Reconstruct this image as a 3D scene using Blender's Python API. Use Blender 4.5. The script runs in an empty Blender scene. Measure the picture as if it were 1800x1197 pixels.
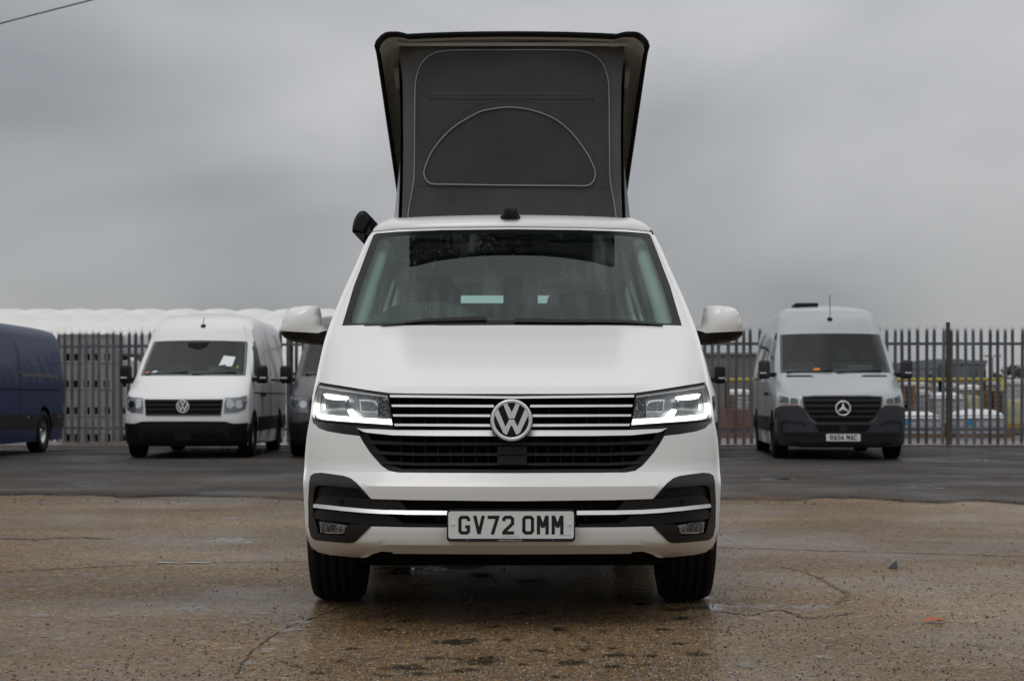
import bpy, bmesh, math, random
import numpy as np
from mathutils import Vector, Matrix
from mathutils.geometry import delaunay_2d_cdt
random.seed(7)
rng = np.random.default_rng(11)
C = bpy.context.scene.collection
SC = bpy.context.scene
PI = math.pi

# ------------------------------------------------------------------ camera
FPX, CX, HY, CAMZ = 2750.0, 900.0, 703.0, 0.92      # photo pixels: focal length, centre column, horizon row; eye height (m)
cam = bpy.data.cameras.new('camera')
cam.lens = 55.0
cam.sensor_width = 36.0
cam.shift_y = (HY - 598.5) / 1800.0
cam.clip_start, cam.clip_end = 0.1, 2000
cam.dof.use_dof = True
cam.dof.focus_distance = 6.55
cam.dof.aperture_fstop = 5.6
camo = bpy.data.objects.new('camera', cam)
camo.location = (0, 0, CAMZ)
camo.rotation_euler = (PI/2, 0, 0)
C.objects.link(camo)
SC.camera = camo

# ------------------------------------------------------------------ world: overcast
SUN_EL, SUN_AZ = math.radians(58), math.radians(205)   # azimuth clockwise from +Y
w = bpy.data.worlds.new('World')
SC.world = w
w.use_nodes = True
nt = w.node_tree
nt.nodes.clear()
def N(t, **kw):
    n = nt.nodes.new(t)
    for k, v in kw.items():
        setattr(n, k, v)
    return n
L = nt.links.new
wout = N('ShaderNodeOutputWorld')
wsky = N('ShaderNodeTexSky', sky_type='NISHITA', sun_disc=False, sun_elevation=SUN_EL, sun_rotation=SUN_AZ)
wbg1 = N('ShaderNodeBackground'); wbg1.inputs[1].default_value = 0.08
L(wsky.outputs[0], wbg1.inputs[0])
wtc = N('ShaderNodeTexCoord')
wmap = N('ShaderNodeMapping'); wmap.inputs['Scale'].default_value = (1.0, 1.0, 1.7); wmap.inputs['Location'].default_value = (3.31, 0.4, 0.2)
L(wtc.outputs['Generated'], wmap.inputs[0])
wn1 = N('ShaderNodeTexNoise'); wn1.inputs['Scale'].default_value = 3.6; wn1.inputs['Detail'].default_value = 4; wn1.inputs['Roughness'].default_value = 0.38; wn1.inputs['Distortion'].default_value = 0.3
L(wmap.outputs[0], wn1.inputs[0])
wr = N('ShaderNodeValToRGB')
wr.color_ramp.elements[0].position = 0.33; wr.color_ramp.elements[0].color = (0.258, 0.268, 0.285, 1)
wr.color_ramp.elements[1].position = 0.66; wr.color_ramp.elements[1].color = (0.475, 0.478, 0.485, 1)
L(wn1.outputs[0], wr.inputs[0])
wsep = N('ShaderNodeSeparateXYZ'); L(wtc.outputs['Generated'], wsep.inputs[0])
wmx = N('ShaderNodeMath', operation='MAXIMUM'); L(wsep.outputs[2], wmx.inputs[0]); wmx.inputs[1].default_value = 0.0
wml = N('ShaderNodeMath', operation='MULTIPLY_ADD'); L(wmx.outputs[0], wml.inputs[0]); wml.inputs[1].default_value = 1.5; wml.inputs[2].default_value = 0.80   # overcast luminance: zenith brighter than horizon
wvm = N('ShaderNodeVectorMath', operation='SCALE'); L(wr.outputs[0], wvm.inputs[0]); L(wml.outputs[0], wvm.inputs['Scale'])
wbg2 = N('ShaderNodeBackground'); L(wvm.outputs[0], wbg2.inputs[0]); wbg2.inputs[1].default_value = 1.0
wmix = N('ShaderNodeMixShader'); wmix.inputs[0].default_value = 0.95
L(wbg1.outputs[0], wmix.inputs[1]); L(wbg2.outputs[0], wmix.inputs[2]); L(wmix.outputs[0], wout.inputs[0])

sun = bpy.data.lights.new('sun', 'SUN'); sun.energy = 0.55; sun.angle = math.radians(25); sun.color = (1.0, 0.97, 0.93)
suno = bpy.data.objects.new('sun', sun); C.objects.link(suno)
sd = Vector((math.sin(SUN_AZ)*math.cos(SUN_EL), math.cos(SUN_AZ)*math.cos(SUN_EL), math.sin(SUN_EL)))
suno.rotation_euler = sd.to_track_quat('Z', 'Y').to_euler()
suno.location = (0, 0, 30)

SC.view_settings.view_transform = 'Standard'
SC.view_settings.look = 'None'
SC.view_settings.exposure = 0.14
SC.view_settings.gamma = 1.0
SC.view_settings.use_curve_mapping = False
SC.render.engine = 'CYCLES'
SC.cycles.use_denoising = True
SC.cycles.max_bounces = 8
SC.cycles.transparent_max_bounces = 12

# ------------------------------------------------------------------ materials
def new_mat(name):
    m = bpy.data.materials.new(name); m.use_nodes = True
    return m, m.node_tree, m.node_tree.nodes['Principled BSDF']
def mat(name, col, rough=0.5, metal=0.0, coat=0.0, var=0.0, vscale=3.0, bump=0.0, bscale=60.0, rvar=0.0, spec=0.5, detail=5, emit=None, drops=0.0, dirt=None):
    m, t, b = new_mat(name)
    b.inputs['Base Color'].default_value = (*col, 1); b.inputs['Roughness'].default_value = rough
    b.inputs['Metallic'].default_value = metal; b.inputs['Coat Weight'].default_value = coat
    b.inputs['Coat Roughness'].default_value = 0.04
    b.inputs['Specular IOR Level'].default_value = spec
    tc = t.nodes.new('ShaderNodeTexCoord')
    if var > 0 or rvar > 0:
        n = t.nodes.new('ShaderNodeTexNoise'); n.inputs['Scale'].default_value = vscale; n.inputs['Detail'].default_value = detail
        n.inputs['Roughness'].default_value = 0.62
        t.links.new(tc.outputs['Object'], n.inputs[0])
        if var > 0:
            r = t.nodes.new('ShaderNodeValToRGB')
            r.color_ramp.elements[0].position = 0.3; r.color_ramp.elements[1].position = 0.7
            r.color_ramp.elements[0].color = (*[max(0, c*(1-var)) for c in (dirt or col)], 1)
            r.color_ramp.elements[1].color = (*[min(1, c*(1+var)) for c in col], 1)
            t.links.new(n.outputs[0], r.inputs[0]); t.links.new(r.outputs[0], b.inputs['Base Color'])
        if rvar > 0:
            mr = t.nodes.new('ShaderNodeMapRange'); mr.inputs[1].default_value = 0.3; mr.inputs[2].default_value = 0.7
            mr.inputs[3].default_value = max(0.02, rough-rvar); mr.inputs[4].default_value = min(1, rough+rvar)
            t.links.new(n.outputs[0], mr.inputs[0]); t.links.new(mr.outputs[0], b.inputs['Roughness'])
    hs = []
    if bump > 0:
        n2 = t.nodes.new('ShaderNodeTexNoise'); n2.inputs['Scale'].default_value = bscale; n2.inputs['Detail'].default_value = 4
        t.links.new(tc.outputs['Object'], n2.inputs[0])
        bp = t.nodes.new('ShaderNodeBump'); bp.inputs['Strength'].default_value = bump; bp.inputs['Distance'].default_value = 0.01
        t.links.new(n2.outputs[0], bp.inputs['Height']); t.links.new(bp.outputs[0], b.inputs['Normal'])
        hs.append(bp)
    if drops > 0:      # rain drops standing on the surface
        v = t.nodes.new('ShaderNodeTexVoronoi'); v.inputs['Scale'].default_value = 170; v.inputs['Randomness'].default_value = 1.0
        t.links.new(tc.outputs['Object'], v.inputs['Vector'])
        sx = t.nodes.new('ShaderNodeSeparateColor'); t.links.new(v.outputs['Color'], sx.inputs[0])
        rad = t.nodes.new('ShaderNodeMapRange'); rad.inputs[1].default_value = 0.55; rad.inputs[2].default_value = 1.0; rad.inputs[3].default_value = 0.0; rad.inputs[4].default_value = 0.3
        t.links.new(sx.outputs[0], rad.inputs[0])
        hgt = t.nodes.new('ShaderNodeMath'); hgt.operation = 'SUBTRACT'; hgt.use_clamp = True
        t.links.new(rad.outputs[0], hgt.inputs[0]); t.links.new(v.outputs['Distance'], hgt.inputs[1])
        bp = t.nodes.new('ShaderNodeBump'); bp.inputs['Strength'].default_value = drops; bp.inputs['Distance'].default_value = 0.012
        t.links.new(hgt.outputs[0], bp.inputs['Height'])
        if hs: t.links.new(hs[-1].outputs[0], bp.inputs['Normal'])
        t.links.new(bp.outputs[0], b.inputs['Coat Normal' if coat > 0 else 'Normal'])
        if coat > 0: t.links.new(bp.outputs[0], b.inputs['Normal'])
    if emit:
        b.inputs['Emission Color'].default_value = (*emit[0], 1); b.inputs['Emission Strength'].default_value = emit[1]
    return m
def glass(name, tint=(0.75, 0.86, 0.82), ior=1.5, drops=0.0, rough=0.0, streak=False, extra=0.0, dropmix=0.3, dscale=75, dthr=1.1):
    m = bpy.data.materials.new(name); m.use_nodes = True
    t = m.node_tree; t.nodes.clear()
    o = t.nodes.new('ShaderNodeOutputMaterial'); mx = t.nodes.new('ShaderNodeMixShader')
    tr = t.nodes.new('ShaderNodeBsdfTransparent'); tr.inputs[0].default_value = (*tint, 1)
    g = t.nodes.new('ShaderNodeBsdfGlossy'); g.inputs['Roughness'].default_value = rough; g.inputs[0].default_value = (0.88, 1.0, 0.97, 1) if streak else (1, 1, 1, 1)
    f = t.nodes.new('ShaderNodeFresnel'); f.inputs[0].default_value = ior
    if drops > 0:
        tc = t.nodes.new('ShaderNodeTexCoord')
        v = t.nodes.new('ShaderNodeTexVoronoi'); v.inputs['Scale'].default_value = dscale
        t.links.new(tc.outputs['Object'], v.inputs['Vector'])
        sx = t.nodes.new('ShaderNodeSeparateColor'); t.links.new(v.outputs['Color'], sx.inputs[0])
        nz = t.nodes.new('ShaderNodeTexNoise'); nz.inputs['Scale'].default_value = 3.0; t.links.new(tc.outputs['Object'], nz.inputs[0])
        ad = t.nodes.new('ShaderNodeMath'); ad.operation = 'MULTIPLY_ADD'; t.links.new(nz.outputs[0], ad.inputs[0]); ad.inputs[1].default_value = 1.1
        t.links.new(sx.outputs[0], ad.inputs[2])
        rad = t.nodes.new('ShaderNodeMapRange'); rad.inputs[1].default_value = dthr; rad.inputs[2].default_value = dthr+.6; rad.inputs[3].default_value = 0.0; rad.inputs[4].default_value = 0.42
        t.links.new(ad.outputs[0], rad.inputs[0])
        hgt = t.nodes.new('ShaderNodeMath'); hgt.operation = 'SUBTRACT'; hgt.use_clamp = True
        t.links.new(rad.outputs[0], hgt.inputs[0]); t.links.new(v.outputs['Distance'], hgt.inputs[1])
        bp = t.nodes.new('ShaderNodeBump'); bp.inputs['Strength'].default_value = drops; bp.inputs['Distance'].default_value = 0.02
        t.links.new(hgt.outputs[0], bp.inputs['Height'])
        t.links.new(bp.outputs[0], g.inputs['Normal']); t.links.new(bp.outputs[0], f.inputs['Normal'])
        dmask = t.nodes.new('ShaderNodeMapRange'); dmask.inputs[1].default_value = 0.0; dmask.inputs[2].default_value = 0.10; dmask.inputs[3].default_value = 0; dmask.inputs[4].default_value = dropmix; t.links.new(hgt.outputs[0], dmask.inputs[0])
    fac = f.outputs[0]
    if extra > 0:     # a dusty, wet film that reflects a little more than clean glass
        a2 = t.nodes.new('ShaderNodeMath'); a2.operation = 'ADD'; a2.use_clamp = True
        t.links.new(fac, a2.inputs[0]); a2.inputs[1].default_value = extra; fac = a2.outputs[0]
    t.links.new(fac, mx.inputs[0]); t.links.new(tr.outputs[0], mx.inputs[1]); t.links.new(g.outputs[0], mx.inputs[2])
    if drops > 0:     # pale colour mixed into the drops imitates the sky light they refract
        dd = t.nodes.new('ShaderNodeBsdfDiffuse'); dd.inputs[0].default_value = (0.75, 0.8, 0.8, 1); m3 = t.nodes.new('ShaderNodeMixShader')
        t.links.new(dmask.outputs[0], m3.inputs[0]); t.links.new(mx.outputs[0], m3.inputs[1]); t.links.new(dd.outputs[0], m3.inputs[2]); mx = m3
    if streak:        # smears of rain water running down the pane
        tc2 = t.nodes.new('ShaderNodeTexCoord'); mp = t.nodes.new('ShaderNodeMapping')
        mp.inputs['Scale'].default_value = (15, 1.3, 1.3); mp.inputs['Rotation'].default_value = (0, 0.0, 0.22)
        t.links.new(tc2.outputs['Object'], mp.inputs[0])
        ns = t.nodes.new('ShaderNodeTexNoise'); ns.inputs['Scale'].default_value = 1.6; ns.inputs['Detail'].default_value = 4
        t.links.new(mp.outputs[0], ns.inputs[0])
        big = t.nodes.new('ShaderNodeTexNoise'); big.inputs['Scale'].default_value = 1.9; t.links.new(tc2.outputs['Object'], big.inputs[0])
        mu = t.nodes.new('ShaderNodeMath'); mu.operation = 'MULTIPLY'; t.links.new(ns.outputs[0], mu.inputs[0]); t.links.new(big.outputs[0], mu.inputs[1])
        mr = t.nodes.new('ShaderNodeMapRange'); mr.inputs[1].default_value = 0.25; mr.inputs[2].default_value = 0.45; mr.inputs[3].default_value = 0.0; mr.inputs[4].default_value = 0.075
        t.links.new(mu.outputs[0], mr.inputs[0])
        df = t.nodes.new('ShaderNodeBsdfDiffuse'); df.inputs[0].default_value = (0.55, 0.6, 0.6, 1)
        m2 = t.nodes.new('ShaderNodeMixShader'); t.links.new(mr.outputs[0], m2.inputs[0]); t.links.new(mx.outputs[0], m2.inputs[1]); t.links.new(df.outputs[0], m2.inputs[2])
        t.links.new(m2.outputs[0], o.inputs[0])
    else:
        t.links.new(mx.outputs[0], o.inputs[0])
    return m

M = {}
M['white'] = mat('white_paint', (0.80, 0.796, 0.776), 0.28, coat=0.42, drops=0.03)
M['white'].node_tree.nodes['Principled BSDF'].inputs['Coat Roughness'].default_value = 0.13
M['white_plain'] = mat('white_paint_plain', (0.74, 0.74, 0.73), 0.3, coat=0.5)
M['blue'] = mat('blue_paint', (0.002, 0.015, 0.072), 0.38, coat=0.12, spec=0.15)
M['dgrey'] = mat('dark_grey_paint', (0.030, 0.031, 0.034), 0.32, coat=0.5)
M['silver'] = mat('silver_paint', (0.365, 0.377, 0.385), 0.34, metal=0.25, coat=0.6)
M['plastic'] = mat('black_plastic', (0.0085, 0.0085, 0.009), 0.5, bump=0.05, bscale=400, spec=0.25)
M['plastic_mid'] = mat('grey_black_plastic', (0.012, 0.012, 0.0125), 0.5, bump=0.06, bscale=400, drops=0.06, spec=0.3)
M['plastic_bg'] = mat('grey_bumper_plastic', (0.028, 0.032, 0.037), 0.55, spec=0.3)
M['gloss_black'] = mat('gloss_black', (0.005, 0.005, 0.005), 0.2, spec=0.35)
M['matt_black'] = mat('matt_black', (0.006, 0.006, 0.006), 0.8, spec=0.15)
M['chrome'] = mat('satin_chrome', (0.62, 0.625, 0.63), 0.30, metal=0.6, var=0.05, vscale=40)
M['badge'] = mat('badge_chrome', (0.80, 0.805, 0.81), 0.3, metal=0.4)
M['frit'] = mat('windscreen_border', (0.006, 0.006, 0.0065), 0.25, drops=0.12, spec=0.10)
M['rubber'] = mat('tyre_rubber', (0.007, 0.007, 0.007), 0.7, spec=0.25, bump=0.25, bscale=90)
M['rim'] = mat('alloy_rim', (0.52, 0.53, 0.54), 0.3, metal=0.9)
M['canvas'] = mat('grey_canvas', (0.060, 0.060, 0.061), 0.9, var=0.10, vscale=2.5, bump=0.25, bscale=7, spec=0.2)
M['canvas_side'] = mat('grey_canvas_side', (0.098, 0.098, 0.098), 0.9, var=0.06, vscale=2.0, bump=0.1, bscale=10, spec=0.2)
M['canvas_flap'] = mat('canvas_flap', (0.048, 0.048, 0.050), 0.85, bump=0.2, bscale=6, spec=0.25, var=.08, vscale=3)
M['piping'] = mat('light_piping', (0.27, 0.27, 0.265), 0.6)
M['lining'] = mat('roof_lining', (0.37, 0.355, 0.31), 0.7, var=0.12, vscale=5)
M['steel'] = mat('galvanised_strut', (0.36, 0.36, 0.36), 0.45, metal=0.6)
M['brown_metal'] = mat('brown_rail', (0.10, 0.088, 0.075), 0.5, metal=0.4)
M['lamp_house'] = mat('lamp_housing', (0.20, 0.21, 0.22), 0.3, metal=0.6)
M['lamp_chrome'] = mat('lamp_reflector', (0.75, 0.76, 0.77), 0.15, metal=1.0)
M['drl'] = mat('daytime_light', (0.9, 0.9, 0.88), 0.3, emit=((1.0, 0.985, 0.93), 2.6))
M['beam'] = mat('lit_beam', (0.9, 0.9, 0.88), 0.3, emit=((1.0, 0.985, 0.92), 1.5))
M['lamp_bright'] = mat('pale_reflector', (0.80, 0.81, 0.82), 0.25, metal=0.4, coat=0.5)
M['lamp_grey'] = mat('grey_reflector', (0.30, 0.31, 0.33), 0.3, metal=0.4)
M['lens'] = mat('projector_lens', (0.10, 0.11, 0.12), 0.05, coat=1.0)
M['windscreen'] = glass('windscreen_glass', (0.66, 0.80, 0.765), 1.37, drops=0.6, streak=True, dropmix=0.26, dscale=120, dthr=1.16)
M['side_glass'] = glass('tinted_side_glass', (0.38, 0.46, 0.45), 1.5)
M['rear_glass'] = glass('rear_glass', (0.72, 0.97, 0.93), 1.4)
M['lens_cover'] = glass('lens_cover_glass', (0.93, 0.94, 0.95), 1.42, drops=1.0, dropmix=0.35, dscale=190, dthr=0.9)
M['van_windscreen'] = glass('van_windscreen', (0.70, 0.84, 0.81), 1.38)
M['cab_grey'] = mat('cab_grey', (0.09, 0.095, 0.095), 0.8)
M['van_glass'] = mat('van_glass', (0.022, 0.032, 0.032), 0.06, coat=0.0, spec=0.34)
M['interior'] = mat('dark_interior', (0.022, 0.024, 0.025), 0.8)
M['seat'] = mat('seat_fabric', (0.022, 0.024, 0.025), 0.9, bump=0.2, bscale=200)
M['trim_light'] = mat('light_trim', (0.60, 0.64, 0.61), 0.6)
M['plate'] = mat('plate_white', (0.68, 0.69, 0.68), 0.35)
M['plate_black'] = mat('plate_black', (0.004, 0.004, 0.005), 0.4)
M['blue_mark'] = mat('blue_mark', (0.06, 0.07, 0.30), 0.5)
M['light_text'] = mat('light_text', (0.5, 0.5, 0.5), 0.5)
M['red_lens'] = mat('red_lens', (0.25, 0.01, 0.01), 0.2, coat=1)
M['amber'] = mat('amber_lens', (0.55, 0.13, 0.02), 0.3)
M['paper'] = mat('white_paper', (0.72, 0.78, 0.76), 0.7)
M['orange'] = mat('orange_card', (0.65, 0.18, 0.03), 0.6)
M['galv'] = mat('weathered_galvanised', (0.115, 0.128, 0.143), 0.6, metal=0.15, var=0.35, vscale=1.7, rvar=0.1)
def galv_mat():
    m, t, b = new_mat('weathered_pale'); b.inputs['Metallic'].default_value = 0.1; b.inputs['Roughness'].default_value = 0.6
    g = t.nodes.new('ShaderNodeNewGeometry'); oi = t.nodes.new('ShaderNodeObjectInfo'); n = t.nodes.new('ShaderNodeTexNoise'); n.inputs['Scale'].default_value = 2.2; n.inputs['Detail'].default_value = 5
    t.links.new(g.outputs['Position'], n.inputs[0])
    a = t.nodes.new('ShaderNodeMath'); a.operation = 'MULTIPLY_ADD'; t.links.new(oi.outputs['Random'], a.inputs[0]); a.inputs[1].default_value = .35; t.links.new(n.outputs[0], a.inputs[2])
    r = t.nodes.new('ShaderNodeValToRGB'); e = r.color_ramp.elements; e[0].position = .38; e[0].color = (.075, .082, .090, 1); e[1].position = .95; e[1].color = (.185, .20, .22, 1)
    t.links.new(a.outputs[0], r.inputs[0]); t.links.new(r.outputs[0], b.inputs['Base Color']); return m
M['pale'] = galv_mat()
M['rusty'] = mat('rusty_post', (0.07, 0.052, 0.036), 0.8, var=0.4, vscale=6)

# ------------------------------------------------------------------ helpers
def link(name, me, m=None, parent=None):
    o = bpy.data.objects.new(name, me); C.objects.link(o)
    if m is not None:
        for mm in (m if isinstance(m, (list, tuple)) else [m]):
            me.materials.append(mm)
    if parent is not None: o.parent = parent
    return o
def mesh(name, v, f, m=None, parent=None, smooth=False):
    me = bpy.data.meshes.new(name); me.from_pydata([tuple(map(float, p)) for p in v], [], [tuple(map(int, q)) for q in f]); me.update()
    if smooth: me.polygons.foreach_set('use_smooth', [True]*len(me.polygons))
    return link(name, me, m, parent)
def bobj(name, bm, m=None, parent=None, smooth=False, recalc=True):
    if recalc: bmesh.ops.recalc_face_normals(bm, faces=bm.faces)
    me = bpy.data.meshes.new(name); bm.to_mesh(me); bm.free()
    if smooth: me.polygons.foreach_set('use_smooth', [True]*len(me.polygons))
    return link(name, me, m, parent)
def thing(name, label, cat, loc=(0, 0, 0), rz=0.0, group=None):
    o = bpy.data.objects.new(name, None); C.objects.link(o)
    o.location = loc; o.rotation_euler = (0, 0, rz); o.empty_display_size = 0.1
    return tag(o, label, cat, group)
def tag(o, label, cat, group=None):
    o['label'] = label; o['category'] = cat
    if group: o['group'] = group
    return o
def struct(o, kind='structure'):
    o['kind'] = kind; return o
def copy_tree(o, parent=None):
    c = o.copy(); C.objects.link(c)
    if parent is not None: c.parent = parent
    for ch in list(o.children): copy_tree(ch, c)
    return c
def box(bm, x0, x1, y0, y1, z0, z1, bev=0.0):
    r = bmesh.ops.create_cube(bm, size=1.0)
    vs = r['verts']
    for v in vs:
        v.co = Vector(((x0+x1)/2+v.co.x*(x1-x0), (y0+y1)/2+v.co.y*(y1-y0), (z0+z1)/2+v.co.z*(z1-z0)))
    if bev > 0:
        es = list({e for v in vs for e in v.link_edges})
        bmesh.ops.bevel(bm, geom=es, offset=bev, segments=2, affect='EDGES', profile=0.6)
    return vs
def boxobj(name, b, m, parent=None, bev=0.0, smooth=False):
    bm = bmesh.new(); box(bm, *b, bev=bev)
    return bobj(name, bm, m, parent, smooth)
def tube(pts, r, seg=8, closed=False, cap=True):
    """vertices and faces of a round tube along points"""
    P = [Vector(p) for p in pts]; n = len(P); V = []; Fc = []
    up = Vector((0, 0, 1))
    prev = None
    for i, p in enumerate(P):
        a = P[(i-1) % n] if (closed or i > 0) else p
        b = P[(i+1) % n] if (closed or i < n-1) else p
        d = (b-a).normalized()
        if prev is None:
            s = d.cross(up)
            if s.length < 0.05: s = d.cross(Vector((1, 0, 0)))
            s.normalize()
        else:
            s = (prev - d*prev.dot(d)).normalized()
        prev = s
        q = d.cross(s)
        rr = r[i] if isinstance(r, (list, tuple)) else r
        for k in range(seg):
            th = 2*PI*k/seg
            V.append(p + s*rr*math.cos(th) + q*rr*math.sin(th))
    m_ = n if closed else n-1
    for i in range(m_):
        j = (i+1) % n
        for k in range(seg):
            k2 = (k+1) % seg
            Fc.append((i*seg+k, i*seg+k2, j*seg+k2, j*seg+k))
    if cap and not closed:
        Fc.append(tuple(range(seg-1, -1, -1))); Fc.append(tuple((n-1)*seg+k for k in range(seg)))
    return V, Fc
def tubeobj(name, pts, r, m, parent=None, seg=8, closed=False):
    V, Fc = tube(pts, r, seg, closed)
    return mesh(name, V, Fc, m, parent, smooth=True)
def lathe(prof, seg=48, axis='x', mod=None):
    """revolve (a, r) profile about an axis through the origin"""
    V = []; Fc = []; n = len(prof)
    for k in range(seg):
        th = 2*PI*k/seg
        for i, (a, r) in enumerate(prof):
            rr = r*(mod(i, k) if mod else 1)
            c, s = rr*math.cos(th), rr*math.sin(th)
            V.append((a, c, s) if axis == 'x' else ((c, a, s) if axis == 'y' else (c, s, a)))
    for k in range(seg):
        k2 = (k+1) % seg
        for i in range(n-1):
            Fc.append((k*n+i, k2*n+i, k2*n+i+1, k*n+i+1))
    return V, Fc
def mirror(half):
    """left-half pixel outline (ending on or near the centre) -> full outline"""
    return list(half) + [(2*CX-x, y) for x, y in reversed(half)]
def mir(poly): return [(2*CX-x, y) for x, y in reversed(poly)]
def spline(pts, n=8, closed=False):
    """Catmull-Rom through 2D/3D points"""
    P = [np.array(p, float) for p in pts]; m_ = len(P); out = []
    rg = range(m_) if closed else range(m_-1)
    for i in rg:
        p0 = P[(i-1) % m_] if (closed or i > 0) else P[i]
        p1, p2 = P[i], P[(i+1) % m_]
        p3 = P[(i+2) % m_] if (closed or i+2 < m_) else p2
        for k in range(n):
            t = k/n
            out.append(tuple(0.5*((2*p1)+(-p0+p2)*t+(2*p0-5*p1+4*p2-p3)*t*t+(-p0+3*p1-3*p2+p3)*t**3)))
    if not closed: out.append(tuple(P[-1]))
    return out
def resample(poly, step, closed=True):
    out = []; n = len(poly)
    for i in range(n if closed else n-1):
        a = np.array(poly[i], float); b = np.array(poly[(i+1) % n], float)
        k = max(1, int(math.ceil(np.linalg.norm(b-a)/step)))
        for j in range(k): out.append(tuple(a+(b-a)*j/k))
    if not closed: out.append(tuple(map(float, poly[-1])))
    return out
def inside(pts, poly):
    x, y = pts[:, 0], pts[:, 1]; r = np.zeros(len(pts), bool); n = len(poly)
    for i in range(n):
        x1, y1 = poly[i]; x2, y2 = poly[(i+1) % n]
        if y1 == y2: continue
        c = ((y1 > y) != (y2 > y)) & (x < (x2-x1)*(y-y1)/(y2-y1)+x1)
        r ^= c
    return r
def edist(pts, poly):
    d = np.full(len(pts), 1e9); n = len(poly)
    for i in range(n):
        a = np.array(poly[i]); b = np.array(poly[(i+1) % n]); ab = b-a; l2 = max(1e-12, ab@ab)
        t = np.clip(((pts-a)@ab)/l2, 0, 1)
        d = np.minimum(d, np.linalg.norm(pts-(a+t[:, None]*ab), axis=1))
    return d
def cdt(outline, holes=(), step=8.0, lines=()):
    out = resample(outline, step); hs = [resample(h, step) for h in holes]; ls = [resample(l, step, False) for l in lines]
    V = list(out); E = [(i, (i+1) % len(out)) for i in range(len(out))]
    for h in hs:
        b = len(V); V += h; E += [(b+i, b+(i+1) % len(h)) for i in range(len(h))]
    for l in ls:
        b = len(V); V += l; E += [(b+i, b+i+1) for i in range(len(l)-1)]
    A = np.array(out); lo, hi = A.min(0), A.max(0)
    gx = np.arange(lo[0]+step*0.5, hi[0], step); gy = np.arange(lo[1]+step*0.5, hi[1], step)
    G = np.array([(x, y) for y in gy for x in gx]) if len(gx) and len(gy) else np.zeros((0, 2))
    if len(G):
        k = inside(G, out) & (edist(G, out) > step*0.45)
        for h in hs: k &= ~inside(G, h) & (edist(G, h) > step*0.45)
        for l in ls:
            d = np.full(len(G), 1e9)
            for i in range(len(l)-1):
                a = np.array(l[i]); b = np.array(l[i+1]); ab = b-a; t = np.clip(((G-a)@ab)/max(1e-12, ab@ab), 0, 1)
                d = np.minimum(d, np.linalg.norm(G-(a+t[:, None]*ab), axis=1))
            k &= d > step*0.45
        V += [tuple(p) for p in G[k]]
    r = delaunay_2d_cdt([Vector(p) for p in V], E, [], 0, 1e-6)
    P = np.array([tuple(v) for v in r[0]]); T = [tuple(f) for f in r[2]]
    cen = np.array([P[list(f)].mean(0) for f in T])
    k = inside(cen, out)
    for h in hs: k &= ~inside(cen, h)
    T = [T[i] for i in range(len(T)) if k[i]]
    # drop slivers lying along the cut edge (they would spoil the shading normals)
    while True:
        ec = {}
        for t in T:
            for i in range(3): e = frozenset((t[i], t[(i+1) % 3])); ec[e] = ec.get(e, 0)+1
        keep = []
        for t in T:
            a, b, c = (P[i] for i in t); ar = abs((b[0]-a[0])*(c[1]-a[1])-(b[1]-a[1])*(c[0]-a[0]))
            lm = max(np.linalg.norm(b-a), np.linalg.norm(c-b), np.linalg.norm(a-c))
            es = [frozenset((t[i], t[(i+1) % 3])) for i in range(3)]
            if ar/lm < 0.10*min(step, lm) and any(ec[e] == 1 for e in es) and step < 1e5: continue
            keep.append(t)
        if len(keep) == len(T): break
        T = keep
    sharp = set()
    if ls:
        nb = len(out)+sum(len(h) for h in hs); nl = sum(len(l) for l in ls)
        orig = {}
        for i, src in enumerate(r[3]):
            for s in src: orig[s] = i
        for (a, b) in E[nb:]:
            if a in orig and b in orig: sharp.add(frozenset((orig[a], orig[b])))
    return P, T, sharp
def panel(name, outline, mapfn, m, parent=None, holes=(), step=8.0, back=(0, 0.02, 0), lines=(), flip=None):
    """curved sheet cut to an outline, with real thickness along `back`"""
    P, T, sharp = cdt(outline, holes, step, lines)
    Q = mapfn(P)
    n = len(Q); V = list(map(tuple, Q)); Fc = []
    cnt = {}
    for t in T:
        for i in range(3):
            e = (t[i], t[(i+1) % 3]); cnt.setdefault(frozenset(e), []).append(e)
    bk = np.array(back, float)
    # orient: the normal should look against `back`
    s = 0.0
    for t in T:
        a, b, c = Q[t[0]], Q[t[1]], Q[t[2]]
        s += np.cross(b-a, c-a)@(-bk if np.any(bk) else np.array((0, -1, 0)))
    rev = s < 0
    for t in T: Fc.append(t[::-1] if rev else t)
    ntop = len(Fc)
    if np.any(bk):
        top, bot = {}, {}
        for k, es in cnt.items():
            if len(es) != 1: continue
            a, b = es[0]
            for x in (a, b):
                if x not in top:
                    top[x] = len(V); V.append(tuple(Q[x])); bot[x] = len(V); V.append(tuple(Q[x]+bk))
            q = (top[b], top[a], bot[a], bot[b])
            Fc.append(q[::-1] if rev else q)
    me = bpy.data.meshes.new(name); me.from_pydata([tuple(map(float, v)) for v in V], [], [tuple(map(int, f)) for f in Fc]); me.update()
    me.polygons.foreach_set('use_smooth', [True]*len(me.polygons))
    if sharp:
        at = me.attributes.new('sharp_edge', 'BOOLEAN', 'EDGE')
        vals = [frozenset(e.vertices) in sharp for e in me.edges]
        at.data.foreach_set('value', vals)
    return link(name, me, m, parent)
def inflate(name, outline, origin, ux, uz, depth, m, parent=None, step=6.0, scale=1.0, edge=None, flat=0.0):
    """pillow: outline in 2D (px), domed towards -cross direction; closed by a flat back"""
    P, T, _ = cdt(outline, (), step)
    d = edist(P, resample(outline, step)); dm = edge or d.max()
    h = np.sqrt(np.clip(1-(1-np.clip(d/dm, 0, 1))**2, 0, 1))*depth + flat
    return P, T, h

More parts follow.
